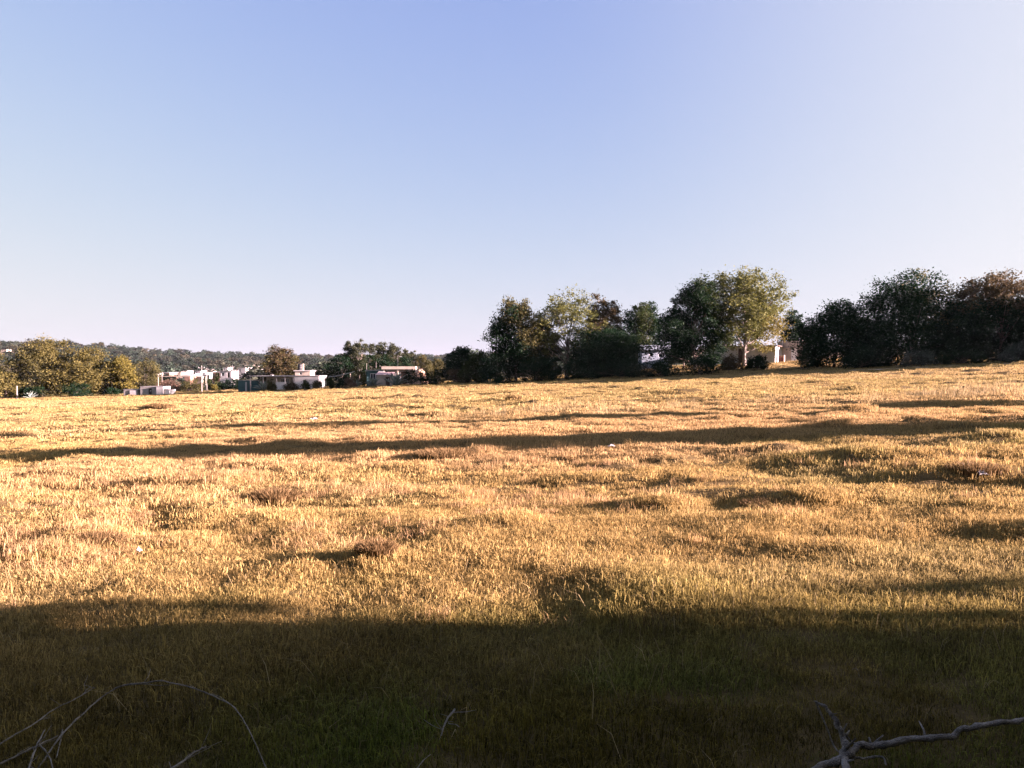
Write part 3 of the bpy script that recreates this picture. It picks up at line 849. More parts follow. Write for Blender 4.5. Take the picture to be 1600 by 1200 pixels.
def block(root, w, d, z0, z1, wall, x=0.0, y=0.0, holes=(), roof=None, over=.25, thick=.16, parapet=0, right_holes=()):
    """a flat roofed block: front wall with real openings, three more walls, roof slab"""
    mb = MB(); t_ = .2
    wall_cells(mb, x, x + w, y, y + t_, z0, z1, list(holes))
    mb.box(x, x + t_, y + t_, y + d, z0, z1)
    mb.box(x + t_, x + w, y + d - t_, y + d, z0, z1)
    if right_holes:
        segs = sorted(right_holes)
        y0 = y + t_
        for a, b, c, e in segs:
            mb.box(x + w - t_, x + w, y0, a, z0, z1); mb.box(x + w - t_, x + w, a, b, e, z1)
            if c > z0 + .05: mb.box(x + w - t_, x + w, a, b, z0, c)
            y0 = b
        mb.box(x + w - t_, x + w, y0, y + d - t_, z0, z1)
    else:
        mb.box(x + w - t_, x + w, y + t_, y + d - t_, z0, z1)
    MB_ = mb.build('wall', M[wall], root)
    rb = MB().box(x - over, x + w + over, y - over, y + d + over, z1 + .003, z1 + thick)
    r_ = rb.build('roof', M[roof or 'concrete'], root)
    if parapet:
        pb = MB(); z2 = z1 + thick + .003
        pb.box(x - over + .03, x + w + over - .03, y - over + .03, y - over + .17, z2, z2 + parapet)
        pb.box(x - over + .03, x - over + .17, y - over + .17, y + d + over - .03, z2, z2 + parapet)
        pb.box(x + w + over - .17, x + w + over - .03, y - over + .17, y + d + over - .03, z2, z2 + parapet)
        pb.box(x - over + .17, x + w + over - .17, y + d + over - .17, y + d + over - .03, z2, z2 + parapet)
        pb.build('parapet', M[wall], r_)
    return MB_

def water_tank(label, loc, r, h, mat):
    root = thing('water_tank', label, 'water tank', loc)
    MB().lathe([(r * .96, 0), (r, h * .05), (r, h * .3), (r * 1.04, h * .33), (r, h * .36), (r, h * .6), (r * 1.04, h * .63), (r, h * .66), (r, h * .8), (r * .7, h * .93), (r * .4, h * .97)], 18).build('tank_body', M[mat], root, True)
    MB().lathe([(r * .38, h * .972), (r * .38, h * 1.02), (r * .2, h * 1.04)], 14).build('lid', M[mat], root, True)
    return root

# grey flat roofed house seen across the corner, with its taller wing
RZ = math.radians(-30)
corner = at(1211, 573, 104)
gz = float(H(corner.x, corner.y)) - .25
hz = at(1211, 541, 104).z - gz
L_ = 10.4
dirx = Vector((math.cos(RZ), math.sin(RZ), 0)); diry = Vector((-math.sin(RZ), math.cos(RZ), 0))
org = Vector((corner.x, corner.y, gz)) - dirx * L_
hs = thing('flat_roofed_house', 'grey flat roofed house with sunlit white end wall behind the pale tree', 'house', org, RZ)
f0 = .3
holes = [(5.4, 6.3, f0 + .05, f0 + 2.05), (1.2, 2.2, f0 + 1.0, f0 + 1.9)]
block(hs, L_, 4.3, 0, hz, 'grey', holes=holes, roof='darkwood', over=.35, thick=.14, right_holes=[(2.2, 3.4, f0 + .9, hz - .35)])
opening(hs, 'door', 5.4, 6.3, f0 + .05, f0 + 2.05, 0, 'metal', 'darkwood')
opening(hs, 'window', 1.2, 2.2, f0 + 1.0, f0 + 1.9, 0, 'metal')
MB().box(L_ + .002, L_ + .03, 0, 2.2, f0 + .9, hz - .02).build('end_wall_plaster', M['white'], hs)
MB().box(L_ + .002, L_ + .03, 3.4, 4.28, f0 + .9, hz - .02).build('end_wall_plaster', M['white'], hs)
MB().box(L_ - .12, L_ - .08, 2.2, 3.4, f0 + .9, hz - .35).build('side_window', M['glass'], hs)
MB().box(L_ - 3.6, L_ - 1.4, -.42, -.36, hz - .02, hz + .22).build('roof_fascia', M['cream'], hs)
MB().box(.6, 3.6, .6, 3.6, hz + .145, hz + .55).build('roof_box', M['concrete'], hs)
MB().box(L_ - 3.7, L_ - 2.9, .1, .9, hz + .145, hz + .62).build('roof_drum', M['white'], hs)
# wing
wx0 = L_ + .02; wy0 = 4.6; ww = 4.2
wt = at(1240, 543, 107).z - gz
block(hs, ww, 4.0, 0, wt, 'brown_wall', x=wx0 - .3, y=wy0, holes=[(wx0 + 1.2, wx0 + 2.05, f0, f0 + 2.05)], roof='concrete', over=.18, thick=.15, parapet=.75)
opening(hs, 'door', wx0 + 1.2, wx0 + 2.05, f0, f0 + 2.05, wy0, 'white', 'metal')
MB().tube([(wx0 + .1, wy0 - .3, wt - .1), (wx0 + .1, wy0 - .3, wt + 1.1)], .035).build('downpipe', M['metal'], hs)
MB().box(L_ + .1, L_ + 4.5, 1.0, wy0 - .05, f0 - .12, f0 + .01).build('floor_slab', M['concrete'], hs)
def local(root_loc, rz, x, y, z):
    return Vector(root_loc) + Vector((math.cos(rz) * x - math.sin(rz) * y, math.sin(rz) * x + math.cos(rz) * y, z))
water_tank('white round water tank on the roof of the house wing', local(org, RZ, wx0 + 2.2, wy0 + 1.6, wt + .153), .36, 1.25, 'plastic_white')
bx_ = thing('storage_cabinet', 'small dark brown cabinet with pale side beside the white end wall', 'cabinet', local(org, RZ, L_ + .25, .9, f0 + .012), RZ)
MB().box(0, .75, 0, .6, 0, 1.0).build('cabinet_body', M['cream'], bx_)
MB().box(.04, .71, -.03, -.002, .05, .95).build('door', M['red_brown'], bx_)
MB().box(-.03, .78, -.05, .63, 1.003, 1.05).build('top', M['concrete'], bx_)

# small blue white house between the trees
g = onground(1003, 108)
w_ = (1043 - 1003) / F * 108
h_ = at(1003, 547, 108).z - g.z
hb = thing('small_house', 'small blue white house half hidden between the dark trees', 'house', (g.x, g.y, g.z - .3))
block(hb, w_, 3.2, 0, h_ + .3, 'bluewhite', holes=[(1.05, 1.55, h_ - .65, h_ - .05), (2.3, 2.9, h_ - .7, h_ - .2)], roof='bluewhite', over=.35, thick=.7)
opening(hb, 'window', 1.05, 1.55, h_ - .65, h_ - .05, 0, 'metal', bars=0)
opening(hb, 'window', 2.3, 2.9, h_ - .7, h_ - .2, 0, 'metal', bars=0)

# porch house in the middle
YP = 112
def X_(px, Y): return (px - HX) / F * Y
def Z_(py, Y): return CAMZ + ray(HX, py)[1] * Y
g = onground(598, YP); zb = g.z - .4
hp = thing('porch_house', 'long low house with cream porch roof on white pillars and teal left wing', 'house', (X_(598, YP), YP, zb))
wP = X_(648, YP) - X_(598, YP); zt = Z_(577, YP) - zb
block(hp, wP - .2, 3.5, 0, zt - .08, 'white', x=.1, y=1.8, holes=[(.2, .95, .4, zt - .3), (2.35, 3.3, .3, zt - .35), (3.95, 4.4, .9, zt - .5)], over=-.02, thick=.06)
opening(hp, 'door', 2.35, 3.3, .3, zt - .35, 1.8, 'darkwood', 'darkwood')
opening(hp, 'window', .2, .95, .4, zt - .3, 1.8, 'darkwood')
opening(hp, 'window', 3.95, 4.4, .9, zt - .5, 1.8, 'darkwood', bars=0)
MB().box(-.15, wP + .15, -.15, 5.4, zt, zt + .42).build('porch_roof', M['cream'], hp)
for px in (600, 621.5, 645):
    x = X_(px, YP) - X_(598, YP)
    MB().box(x - .11, x + .11, 0, .22, 0, zt - .003).build('pillar', M['cream'], hp)
wl = X_(597, YP) - X_(571, YP)
block(hp, wl, 4.0, 0, zt - .25, 'teal', x=-wl - .05, y=.6, holes=[(-wl + .5, -wl + 1.3, zt - 1.5, zt - .6)], roof='concrete', over=.15, thick=.14)
opening(hp, 'window', -wl + .5, -wl + 1.3, zt - 1.5, zt - .6, .6, 'metal')
MB().box(-.55, .3, -.45, -.4, zt - .55, zt - .3).build('awning_board', M['white'], hp)
MB().box(.35, 1.1, -.65, -.6, zt - .75, zt - .5).build('green_sheet', M['green_sheet'], hp)
for i, px in enumerate((570.5, 585, 590.5, 594.5)):
    x = X_(px, YP) - X_(598, YP); MB().tube([(x, 1.2 + .3 * i, zt - .12), (x, 1.2 + .3 * i, zt + (.9, 1.1, .6, .5)[i])], .03, 5).build('rebar_rod', M['pole'], hp)
# lean-to shed in front of it
YS = 108
g = onground(592, YS)
sh = thing('lean_to_shed', 'low shed with pinkish tin roof in front of the porch house', 'shed', (X_(588, YS), YS, g.z - .2))
wS = X_(612, YS) - X_(588, YS); zS = Z_(586, YS) - g.z + .2
mb = MB(); wall_cells(mb, 0, wS, 0, .12, 0, zS, [(1.3, 1.9, .2, zS - .25)]); mb.box(0, .12, .12, 1.8, 0, zS).box(wS - .12, wS, .12, 1.8, 0, zS).box(.12, wS - .12, 1.68, 1.8, 0, zS)
mb.build('wall', M['brown_wall'], sh)
opening(sh, 'door', 1.3, 1.9, .2, zS - .25, -.03, 'darkwood', 'darkwood')
mb = MB()
for k in range(10):
    x0 = -.15 + k * (wS + .3) / 10; x1 = x0 + (wS + .3) / 10
    mb.v += [(x0, -.25, zS + .02), ((x0 + x1) / 2, -.25, zS + .06), (x1, -.25, zS + .02), (x0, 2.0, zS + .38), ((x0 + x1) / 2, 2.0, zS + .42), (x1, 2.0, zS + .38)]
    b = len(mb.v) - 6; mb.f += [(b, b + 1, b + 4, b + 3), (b + 1, b + 2, b + 5, b + 4)]
mb.build('roof', M['tin'], sh)

# house with the long white wall and the black tank
YW = 110
g = onground(450, YW); zb = g.z - .3
hw = thing('white_wall_house', 'low house with long white wall and small rooftop room, black tank above', 'house', (X_(460, YW), YW, zb))
wW = X_(498, YW) - X_(460, YW); zW = Z_(588, YW) - zb
block(hw, wW, 4.5, 0, zW, 'white', holes=[], roof='concrete', over=.08, thick=.1)
wl = X_(460, YW) - X_(390, YW); zl = Z_(588.5, YW) - zb
def lx(px): return X_(px, YW) - X_(460, YW)
block(hw, -lx(412), 3.6, 0, zl - .05, 'cream', x=lx(412) - .05, y=1.4, holes=[(lx(427), lx(430), .3, zl - .2), (lx(434), lx(440), .75, zl - .3), (lx(441.5), lx(447), .75, zl - .3), (lx(451), lx(457), .3, zl - .25)], over=-.02, thick=.04)
opening(hw, 'window', lx(434), lx(440), .75, zl - .3, 1.4, 'metal')
opening(hw, 'window', lx(441.5), lx(447), .75, zl - .3, 1.4, 'metal')
opening(hw, 'door', lx(451), lx(457), .3, zl - .25, 1.4, 'darkwood', 'darkwood')
MB().box(lx(390), -.1, -.1, 5.2, zl, zl + .12).build('porch_roof', M['concrete'], hw)
for px in (391, 411, 432, 445, 458):
    MB().box(lx(px) - .06, lx(px) + .06, 0, .12, 0, zl - .003).build('pillar', M['concrete'], hw)
MB().box(lx(432.6), lx(448), -.35, -.2, 0, Z_(597, YW) - zb).build('low_wall', M['white'], hw)
zr = zW + .1
block(hw, lx(480) - lx(456), 2.6, zr + .003, Z_(580, YW) - zb, 'brown_wall', x=lx(456), y=1.6, holes=[(lx(463), lx(467), zr + .1, zr + .5)], roof='white', over=.15, thick=.12)
opening(hw, 'window', lx(463), lx(467), zr + .1, zr + .5, 1.6, 'metal', bars=0)
zz = Z_(580, YW) - zb + .123
MB().box(lx(464.5), lx(467), 2.4, 2.7, zz, zz + .95).build('chimney', M['cream'], hw)
water_tank('black water tank on the rooftop room of the white walled house', (X_(461.8, YW), YW + 2.3, zb + zz + .003), .3, .95, 'black')
# teal yard wall
YT = 112
g = onground(388, YT)
tw = thing('yard_wall', 'dark teal yard wall with pale gatepost left of the white walled house', 'wall', (X_(372, YT), YT, g.z - .3))
wT = X_(404, YT) - X_(372, YT); zT = Z_(595, YT) - g.z + .3
MB().box(0, wT, 0, .2, 0, zT).build('wall', M['teal'], tw)
MB().box(-.03, wT + .03, -.03, .23, zT + .003, zT + .07).build('coping', M['concrete'], tw)
MB().box(X_(385, YT) - X_(372, YT) - .09, X_(385, YT) - X_(372, YT) + .09, -.25, -.05, 0, zT - .15).build('gatepost', M['white'], tw)

# low white shed left of the goal
YL = 110
g = onground(225, YL); zb = g.z - .35
lw = thing('low_shed', 'very low whitewashed shed with dark doorway right of the left trees', 'shed', (X_(190, YL), YL, zb))
def l2(px): return X_(px, YL) - X_(190, YL)
zA = Z_(604.5, YL) - zb
block(lw, l2(245) - l2(219), 3, 0, zA, 'concrete', x=l2(219), holes=[(l2(232), l2(237), .1, zA - .22)], over=.04, thick=.06)
opening(lw, 'door', l2(232), l2(237), .1, zA - .22, -.02, 'darkwood', 'black')
block(lw, l2(256) - l2(245) - .05, 2.4, 0, zA + .02, 'white', x=l2(245) + .05, y=-.3, over=.03, thick=.05)
block(lw, l2(265) - l2(256) - .1, 2.0, 0, Z_(609, YL) - zb, 'white', x=l2(256) + .08, y=-.1, over=.06, thick=.05)
block(lw, l2(214) - l2(192), 2.5, 0, Z_(609, YL) - zb, 'concrete', x=l2(192), y=.2, over=.05, thick=.06)
MB().box(l2(202), l2(213), .1, .18, .1, Z_(610, YL) - zb).build('white_panel', M['white'], lw)

# village houses across the valley
VG = 'small houses of the village across the valley'
def village_house(px0, px1, top, Y, col, label, rz=0.0, d=5.5, par=0):
    if Y is None:                                   # stand it where the slope carries it
        Ys = np.linspace(330, 1250, 900); a_, b_ = ray((px0 + px1) / 2, top)
        hh = CAMZ + b_ * Ys - base_h(a_ * Ys, Ys)
        Y = float(Ys[int(np.argmin(np.abs(hh - 3.6)))])
    w = (px1 - px0) / F * Y
    x = X_(px0, Y); gz_ = min(float(H(x, Y)), float(H(x + w, Y))) - .5
    h = Z_(top, Y) - gz_
    r = thing('village_house', label, 'house', (x, Y, gz_), rz, VG)
    zc = h - 1.3
    hl = [(w * .12, w * .12 + min(1.0, w * .25), zc - .4, zc + .7)]
    if w > 3: hl.append((w * .62, w * .62 + .95, zc - .9, zc + .9))
    block(r, w, d, 0, h - .15, col, holes=hl, roof='concrete' if col != 'brick' else 'white', over=.2, thick=.15, parapet=par)
    opening(r, 'window', *hl[0], 0, 'metal')
    if w > 3: opening(r, 'door', *hl[1], 0, 'metal', 'darkwood')
    return r
for a in ((344, 362, 579.5, 255, 'white', 'leftmost white house of the village cluster above the hedge', .25),
          (360, 373, 577, 300, 'concrete', 'grey village house behind the leftmost white one', .1),
          (372, 384, 574, 285, 'white', 'highest white village house with flat roof', .3),
          (383, 391, 572.5, 315, 'cream', 'cream village house with parapet just right of the highest white one', .2, 5.5, .6),
          (389, 403, 577, 268, 'white', 'white village house right of the cream one', .2),
          (402, 420, 581, 245, 'white', 'rightmost white village house beside the big brownish tree', .15),
          (330, 345, 581, 300, 'brick', 'brick coloured village house behind the tall dark bush', .1),
          (274, 283, 581, 310, 'cream', 'tiny cream house seen above the left part of the goal crossbar', .2),
          (297, 305, 584, 280, 'white', 'tiny white house on the crossbar line just left of the pole', .2),
          (302, 316, 587.5, 255, 'cream', 'cream house behind the pole just under the crossbar line', .2),
          (255, 265, 582, 262, 'brick', 'reddish house above the left goal post', .2),
          (283, 297, 586, 250, 'brick', 'reddish house in the middle of the goal frame', .1),
          (305, 314, 579, 330, 'white', 'small pale house above the crossbar touching the pole', .2),
          (316, 322, 582, 290, 'white', 'tiny white house between the two goal side poles', .2),
          (323, 331, 577, 360, 'cream', 'small cream house high behind the right goal post', .2),
          (264, 271, 578, 350, 'white', 'tiny white house high above the left end of the crossbar', .2),
          (286, 293, 579, 350, 'white', 'tiny white house high above the middle of the crossbar', .2),
          (349, 356, 574, 350, 'white', 'small white house behind and above the leftmost white village house', .2),
          (407, 414, 575, 330, 'white', 'small white house tucked against the left of the big brownish tree', .2),
          (394, 400, 572, 350, 'cream', 'small cream house behind the white one right of the parapet house', .2),
          (240, 247, 583, 300, 'cream', 'tiny cream house just left of the left goal post', .2)):
    village_house(*a[:6], rz=a[6] * -.3, d=a[7] if len(a) > 7 else 5.5, par=a[8] if len(a) > 8 else 0)
for a in ((21, 28, 538, None, 'white', 'white house high on the left hillside beside the ragged olive tree', .2),
          (530, 536, 556, None, 'white', 'lone white house on the wooded slope left of the eucalyptus grove', .2),
          (2, 11, 546, None, 'cream', 'cream house on the hillside at the left edge of the picture', .2),
          (458, 463, 557, None, 'white', 'lone pale house on the wooded slope above the black water tank', .2)):
    village_house(*a[:6], rz=a[6] * -.3, d=7)

# ------------------------------------------------------------------ goal, poles, posts, cable
YG = 122
def post_px(px, Y, top, bot_sink=.3):
    g = onground(px, Y); return g.z - bot_sink, Z_(top, Y)
gl = onground(247, YG); gr = onground(321.5, YG)
goal = thing('football_goal', 'white football goal frame without a net beyond the meadow', 'goal', (gl.x, YG, gl.z))
top = Z_(588.5, YG) - gl.z
MB().tube([(0, 0, -.3), (0, 0, top)], .045, 8).build('post', M['cream'], goal)
MB().tube([(gr.x - gl.x, 0, gr.z - gl.z - .3), (gr.x - gl.x, 0, top)], .05, 8).build('post', M['cream'], goal)
MB().tube([(-.06, 0, top + .02), (gr.x - gl.x + .06, 0, top + .02)], .045, 8).build('crossbar', M['cream'], goal)
def utility_pole(label, px, Y, toppy, r, arm=.0):
    g = onground(px, Y); h = Z_(toppy, Y) - g.z
    p_ = thing('utility_pole', label, 'pole', g)
    MB().tube([(0, 0, -.3), (0, 0, h)], [r, r * .75], 8).build('pole', M['pole'], p_)
    if arm:
        MB().box(-arm, arm, -.06, -r * .7, h - .45, h - .35).build('crossarm', M['pole'], p_)
        for q in (-.85, .85):
            MB().lathe([(.03, 0), (.05, .06), (.03, .12)], 8).build('insulator', M['plastic_white'], p_, loc=(arm * q, -.05, h - .35))
    return p_
utility_pole('tall grey pole standing just left of the right goal post', 315, 119, 571, .085, .5)
utility_pole('thin pole behind the right goal post', 323, 170, 575, .09, .4)
utility_pole('small pole standing above the left goal post', 253, 150, 582, .08, .45)
utility_pole('thin pole in front of the highest white village house', 363, 200, 571, .09, .5)
utility_pole('tall thin lamp pole rising above the porch house roof', 621.5, 117, 556, .07, .0)
utility_pole('pale post among bushes left of the tall tree row', 709, 104, 570, .09)
utility_pole('short white post at the left trees edge', 26, 110, 603, .1)
lp = bpy.data.objects.get('utility_pole.004')
hL = Z_(556, 117) - onground(621.5, 117).z
MB().box(-.02, .5, -.04, .04, hL - .08, hL - .02).build('lamp_arm', M['pole'], lp)
MB().box(.3, .62, -.09, .09, hL - .16, hL - .083).build('lamp_head', M['metal'], lp)
a0 = at(503, 590, 111); a1 = at(563, 577.5, 108)
pts = []
for k in range(13):
    q = k / 12; p_ = a0.lerp(a1, q); p_.z -= 1.0 * q * (1 - q) * .8; pts.append(p_ - a0)
cb_ = MB().tube(pts, .035, 5).build('sagging_cable', M['plastic_white'], loc=a0)
tag(cb_, 'pale sagging cable strung between the two middle houses', 'cable')
b0 = at(315, 573.5, 119); b1 = at(253, 584, 150)
pts = [b0.lerp(b1, k / 12) - Vector((0, 0, 1.6 * (k / 12) * (1 - k / 12))) - b0 for k in range(13)]
tag(MB().tube(pts, .02, 4).build('power_line', M['black'], loc=b0), 'thin power line running from the tall grey pole to the left pole', 'cable')
b1 = at(363, 573, 200)
pts = [b0.lerp(b1, k / 12) - Vector((0, 0, 1.6 * (k / 12) * (1 - k / 12))) - b0 for k in range(13)]
tag(MB().tube(pts, .02, 4).build('power_line', M['black'], loc=b0), 'thin power line running from the tall grey pole to the village', 'cable')

# ------------------------------------------------------------------ earth mound and agaves
g = onground(653, 111)
mb = MB(); n_ = 26; rows = 9
hM = Z_(577, 111) - g.z + .2; wM = X_(670, 111) - X_(638, 111)
V = []; Fq = []
for i in range(rows):
    q = i / (rows - 1); rr_ = (1 - q) ** .8 if i < rows - 1 else .001
    for k in range(n_):
        w = 2 * math.pi * k / n_; e = 1 + .12 * float(vnoise(k * .7, i * .9, 44))
        V.append((math.cos(w) * rr_ * wM * .5 * e + .1 * wM * q, math.sin(w) * rr_ * 1.6 * e, -.2 + hM * (1 - (1 - q) ** 1.7) * (1 + .06 * float(vnoise(k * .5 + 9, i, 45)))))
for i in range(rows - 1):
    for k in range(n_):
        Fq.append((i * n_ + k, i * n_ + (k + 1) % n_, (i + 1) * n_ + (k + 1) % n_, (i + 1) * n_ + k))
em = link('earth_mound', mesh_np('earth_mound', V, Fq, smooth=True), M['mound_earth'], None, (X_(654, 111), 111, g.z))
tag(em, 'reddish earth mound at the right end of the porch house', 'mound')

def agave_leaf():
    V = []; Fq = []
    prof = ((0, .55, .5), (.12, .8, .45), (.35, 1, .3), (.6, .85, .2), (.82, .5, .12), (1, .03, .02))
    for t_, w, th in prof:
        z = .10 * math.sin(t_ * 2.2) - .05 * t_ * t_
        V += [(-.09 * w, t_, z + .05 * w), (0, t_, z - .02), (.09 * w, t_, z + .05 * w), (0, t_, z - .02 - .09 * th)]
    for i in range(len(prof) - 1):
        b = i * 4
        for k in range(4):
            Fq.append((b + k, b + (k + 1) % 4, b + 4 + (k + 1) % 4, b + 4 + k))
    return mesh_np('agave_leaf', V, Fq, np.random.default_rng(3).random(len(Fq)), True)
ALEAF = agave_leaf(); ALEAF.materials.append(M['agave'])
def agave(label, px, Y, size, seed, n=20):
    rs = random.Random(seed)
    g = onground(px, Y)
    r = thing('agave', label, 'agave', g)
    for i in range(n):
        q = i / (n - 1)
        o = link('leaf', ALEAF, None, r, (0, 0, .08 * size))
        o.rotation_euler = (math.radians(12 + 66 * q + rs.uniform(-7, 7)), rs.uniform(-.2, .2), i * 2.4 + rs.uniform(-.2, .2))
        s_ = size * (1.0 - .15 * q + rs.uniform(-.1, .1)); o.scale = (s_ * 1.15, s_, s_)
AG = 'agaves'
agave('agave with broad pale leaves in front of the teal yard wall', 409, 106, 1.6, 1)
agave('largest agave with spreading leaves in front of the porch pillars', 619, 105, 2.1, 2, 22)
agave('smaller agave in front of the teal wing of the porch house', 583, 105.5, 1.5, 3)
agave('small agave under the ragged olive tree on the left', 47, 110, 1.2, 4)
agave('agave by the reddish bush left of the porch house', 557, 106, 1.2, 5, 16)

# ------------------------------------------------------------------ grass tussocks that stand out
def tussock(label, px, py, h, w, seed, n=420, col=None):
    g = ground(px, py); rs = np.random.default_rng(seed); n *= 3
    a = rs.random(n) * 6.283; r = w * .5 * np.sqrt(rs.random(n)); 
    bx = np.cos(a) * r; by = np.sin(a) * r * .8
    hh = h * (.5 + .5 * rs.random(n)) * (1.05 - .5 * (r / (w * .5)) ** 2)
    out_ = .55 * (r / (w * .5)) + .2 * rs.random(n)
    wd = .0018 + .0015 * rs.random(n) + g.y * .00018
    fa = rs.random(n) * 6.283
    V = np.zeros((n, 5, 3)); wx = np.cos(fa) * wd; wy = np.sin(fa) * wd
    V[:, 0] = np.stack([bx - wx, by - wy, np.full(n, -.05)], -1); V[:, 1] = np.stack([bx + wx, by + wy, np.full(n, -.05)], -1)
    mx_ = bx + np.cos(a) * hh * out_ * .4; my_ = by + np.sin(a) * hh * out_ * .4
    V[:, 2] = np.stack([mx_ + wx * .8, my_ + wy * .8, hh * .62], -1); V[:, 3] = np.stack([mx_ - wx * .8, my_ - wy * .8, hh * .62], -1)
    V[:, 4] = np.stack([bx + np.cos(a) * hh * out_ * 1.1, by + np.sin(a) * hh * out_ * 1.1, hh], -1)
    b = np.arange(n)[:, None] * 5
    Tt = np.concatenate([b + np.array([[0, 1, 2]]), b + np.array([[0, 2, 3]]), b + np.array([[3, 2, 4]])])
    tn = rs.random(n)
    me = mesh_np('grass_tussock', V.reshape(-1, 3), Tt, np.concatenate([tn] * 3)); me.materials.append(M[col or 'tussock'])
    o = link('grass_tussock', me, None, None, g)
    tag(o, label, 'tussock', 'grass tussocks standing out of the meadow')
M['tussock'] = leaf_mat('tussock_grass', (.09, .058, .024), (.24, .16, .07), .3)
M['tussock_dark'] = leaf_mat('tussock_dark', (.055, .045, .016), (.17, .12, .045), .25)
tussock('dark rounded tussock with long shadow, nearest one left of the picture centre', 588, 864, .13, .34, 1, 500, None)
tussock('broad low tussock right of the picture centre with shadow to its left', 1212, 790, .10, .8, 2, 500, None)
tussock('dark tussock at the right below the nearer long shadow band', 1525, 736, .13, .7, 3, 500, None)
tussock('long dark tussock near the right houses in the far meadow', 1226, 630, .18, 1.2, 4, 400, None)
tussock('small dark tussock in the far meadow below the tall row', 801, 624, .22, .8, 5, 400, None)
tussock('tussock in the far meadow below the low white shed', 250, 636, .25, 1.8, 6, 500)
tussock('pinkish tussock on the left in front of the tall grass', 430, 778, .15, .7, 7, 600)
tussock('pinkish tussock patch under the nearer long shadow band, left of centre', 700, 712, .16, 1.3, 8, 700)
tussock('dark tussock at the left edge among tall grass', 150, 848, .13, .55, 9, 600)

# ------------------------------------------------------------------ dead branches lying in the foreground grass
def limb_px(pts, lift):
    out_ = []
    for k, (px, py) in enumerate(pts):
        lf = lift[k] if hasattr(lift, '__len__') else lift
        a, b = ray(px, py)
        Y = np.geomspace(1.2, 8, 3000)
        dd = CAMZ + b * Y - H(a * Y, Y) - lf
        y = float(Y[int(np.argmax(dd < 0))])
        out_.append(Vector((a * y, y, CAMZ + b * y)))
    return out_
def smooth_pts(P, m=6):
    out_ = []
    for i in range(len(P) - 1):
        p0 = P[max(i - 1, 0)]; p1 = P[i]; p2 = P[i + 1]; p3 = P[min(i + 2, len(P) - 1)]
        for k in range(m):
            t_ = k / m
            out_.append(.5 * ((2 * p1) + (p2 - p0) * t_ + (2 * p0 - 5 * p1 + 4 * p2 - p3) * t_ * t_ + (3 * p1 - p0 - 3 * p2 + p3) * t_ ** 3))
    out_.append(P[-1]); return out_
def branch(label, limbs, name='dead_branch', thin=.5, mat='deadwood'):
    first = limb_px(limbs[0][1], limbs[0][2])[0]
    r = thing(name, label, 'branch', first)
    rs = random.Random(len(label))
    for nm, pts, lift, r0, r1 in limbs:
        P = smooth_pts(limb_px(pts, lift), 9); r0 *= thin; r1 *= thin
        n_ = len(P); sd = rs.randrange(999)
        wob = lambda k, q: Vector((float(vnoise(k * .33, q, sd)), float(vnoise(k * .33, q + 5.5, sd)), float(vnoise(k * .33, q + 9.5, sd)))) * r0 * .45 + Vector((float(vnoise(k * 1.1, q, sd)), 0, float(vnoise(k * 1.1, q + 3.5, sd)))) * r0 * .18
        P = [p - first + wob(k, .5) for k, p in enumerate(P)]
        R = []
        for k in range(n_):
            q = k / (n_ - 1)
            R.append((r0 + (r1 - r0) * q) * (1 + .18 * float(vnoise(k * .5, 1.5, sd)) + (.35 if rs.random() < .09 else 0)) * (.45 if q == 1 else 1))
        o = MB().tube(P, R, 9).build(nm, M[mat], r, True)
        if nm == 'limb' and n_ > 20:
            for j in range(5):                       # broken side shoots
                k = rs.randrange(3, n_ - 3); d = (P[k + 1] - P[k]).normalized()
                sdir = (d * rs.uniform(.2, .9) + Vector((rs.uniform(-1, 1), rs.uniform(-1, 1), rs.uniform(-.1, .9)))).normalized()
                L = rs.uniform(.025, .11)
                q1 = P[k] + sdir * L * .5 + Vector((rs.uniform(-.1, .1), rs.uniform(-.1, .1), 0)) * L; q2 = P[k] + sdir * L
                MB().tube([P[k], q1, q2], [R[k] * .45, R[k] * .35, R[k] * .2], 6).build('side_shoot', M[mat], o, True)
branch('forked grey dead branch in the lower right corner, one long arm to the right', [
    ('limb', [(1255, 1215), (1290, 1196), (1322, 1180), (1345, 1168), (1410, 1158), (1470, 1153), (1515, 1138), (1565, 1131), (1620, 1120), (1680, 1108)], [.03, .05, .07, .08, .10, .11, .12, .12, .11, .1], .016, .009),
    ('limb', [(1322, 1216), (1320, 1180), (1321, 1160), (1312, 1140), (1305, 1125), (1294, 1109), (1275, 1098)], [.05, .07, .10, .14, .17, .2, .22], .017, .005),
    ('twig', [(1345, 1168), (1330, 1158), (1322, 1148), (1313, 1140)], [.08, .1, .12, .14], .004, .003),
    ('twig', [(1276, 1099), (1288, 1128), (1302, 1162), (1310, 1175)], [.21, .14, .06, .05], .004, .003),
    ('twig', [(1322, 1186), (1350, 1184), (1378, 1183), (1384, 1195)], .05, .006, .003)], thin=.95, mat='deadwood_pale')
branch('arching grey dead branch in the lower left corner', [
    ('limb', [(60, 1200), (95, 1150), (130, 1115), (165, 1085), (195, 1071), (228, 1067), (252, 1064), (295, 1073), (330, 1086), (362, 1102), (382, 1128), (398, 1160), (418, 1205)], [.03, .06, .1, .14, .17, .19, .2, .19, .17, .14, .11, .08, .03], .0085, .004),
    ('twig', [(195, 1071), (222, 1069), (250, 1071), (268, 1069)], [.17, .18, .17, .17], .005, .003),
    ('twig', [(362, 1102), (345, 1090), (330, 1083)], [.14, .15, .16], .004, .002)])
branch('straight thin dead branch at the left edge pointing up to the right', [
    ('limb', [(-40, 1190), (20, 1150), (55, 1130), (85, 1108), (118, 1092), (148, 1074)], [.04, .06, .08, .1, .12, .13], .008, .004),
    ('twig', [(128, 1086), (140, 1074), (148, 1075), (130, 1070)], [.12, .13, .13, .13], .003, .002)])
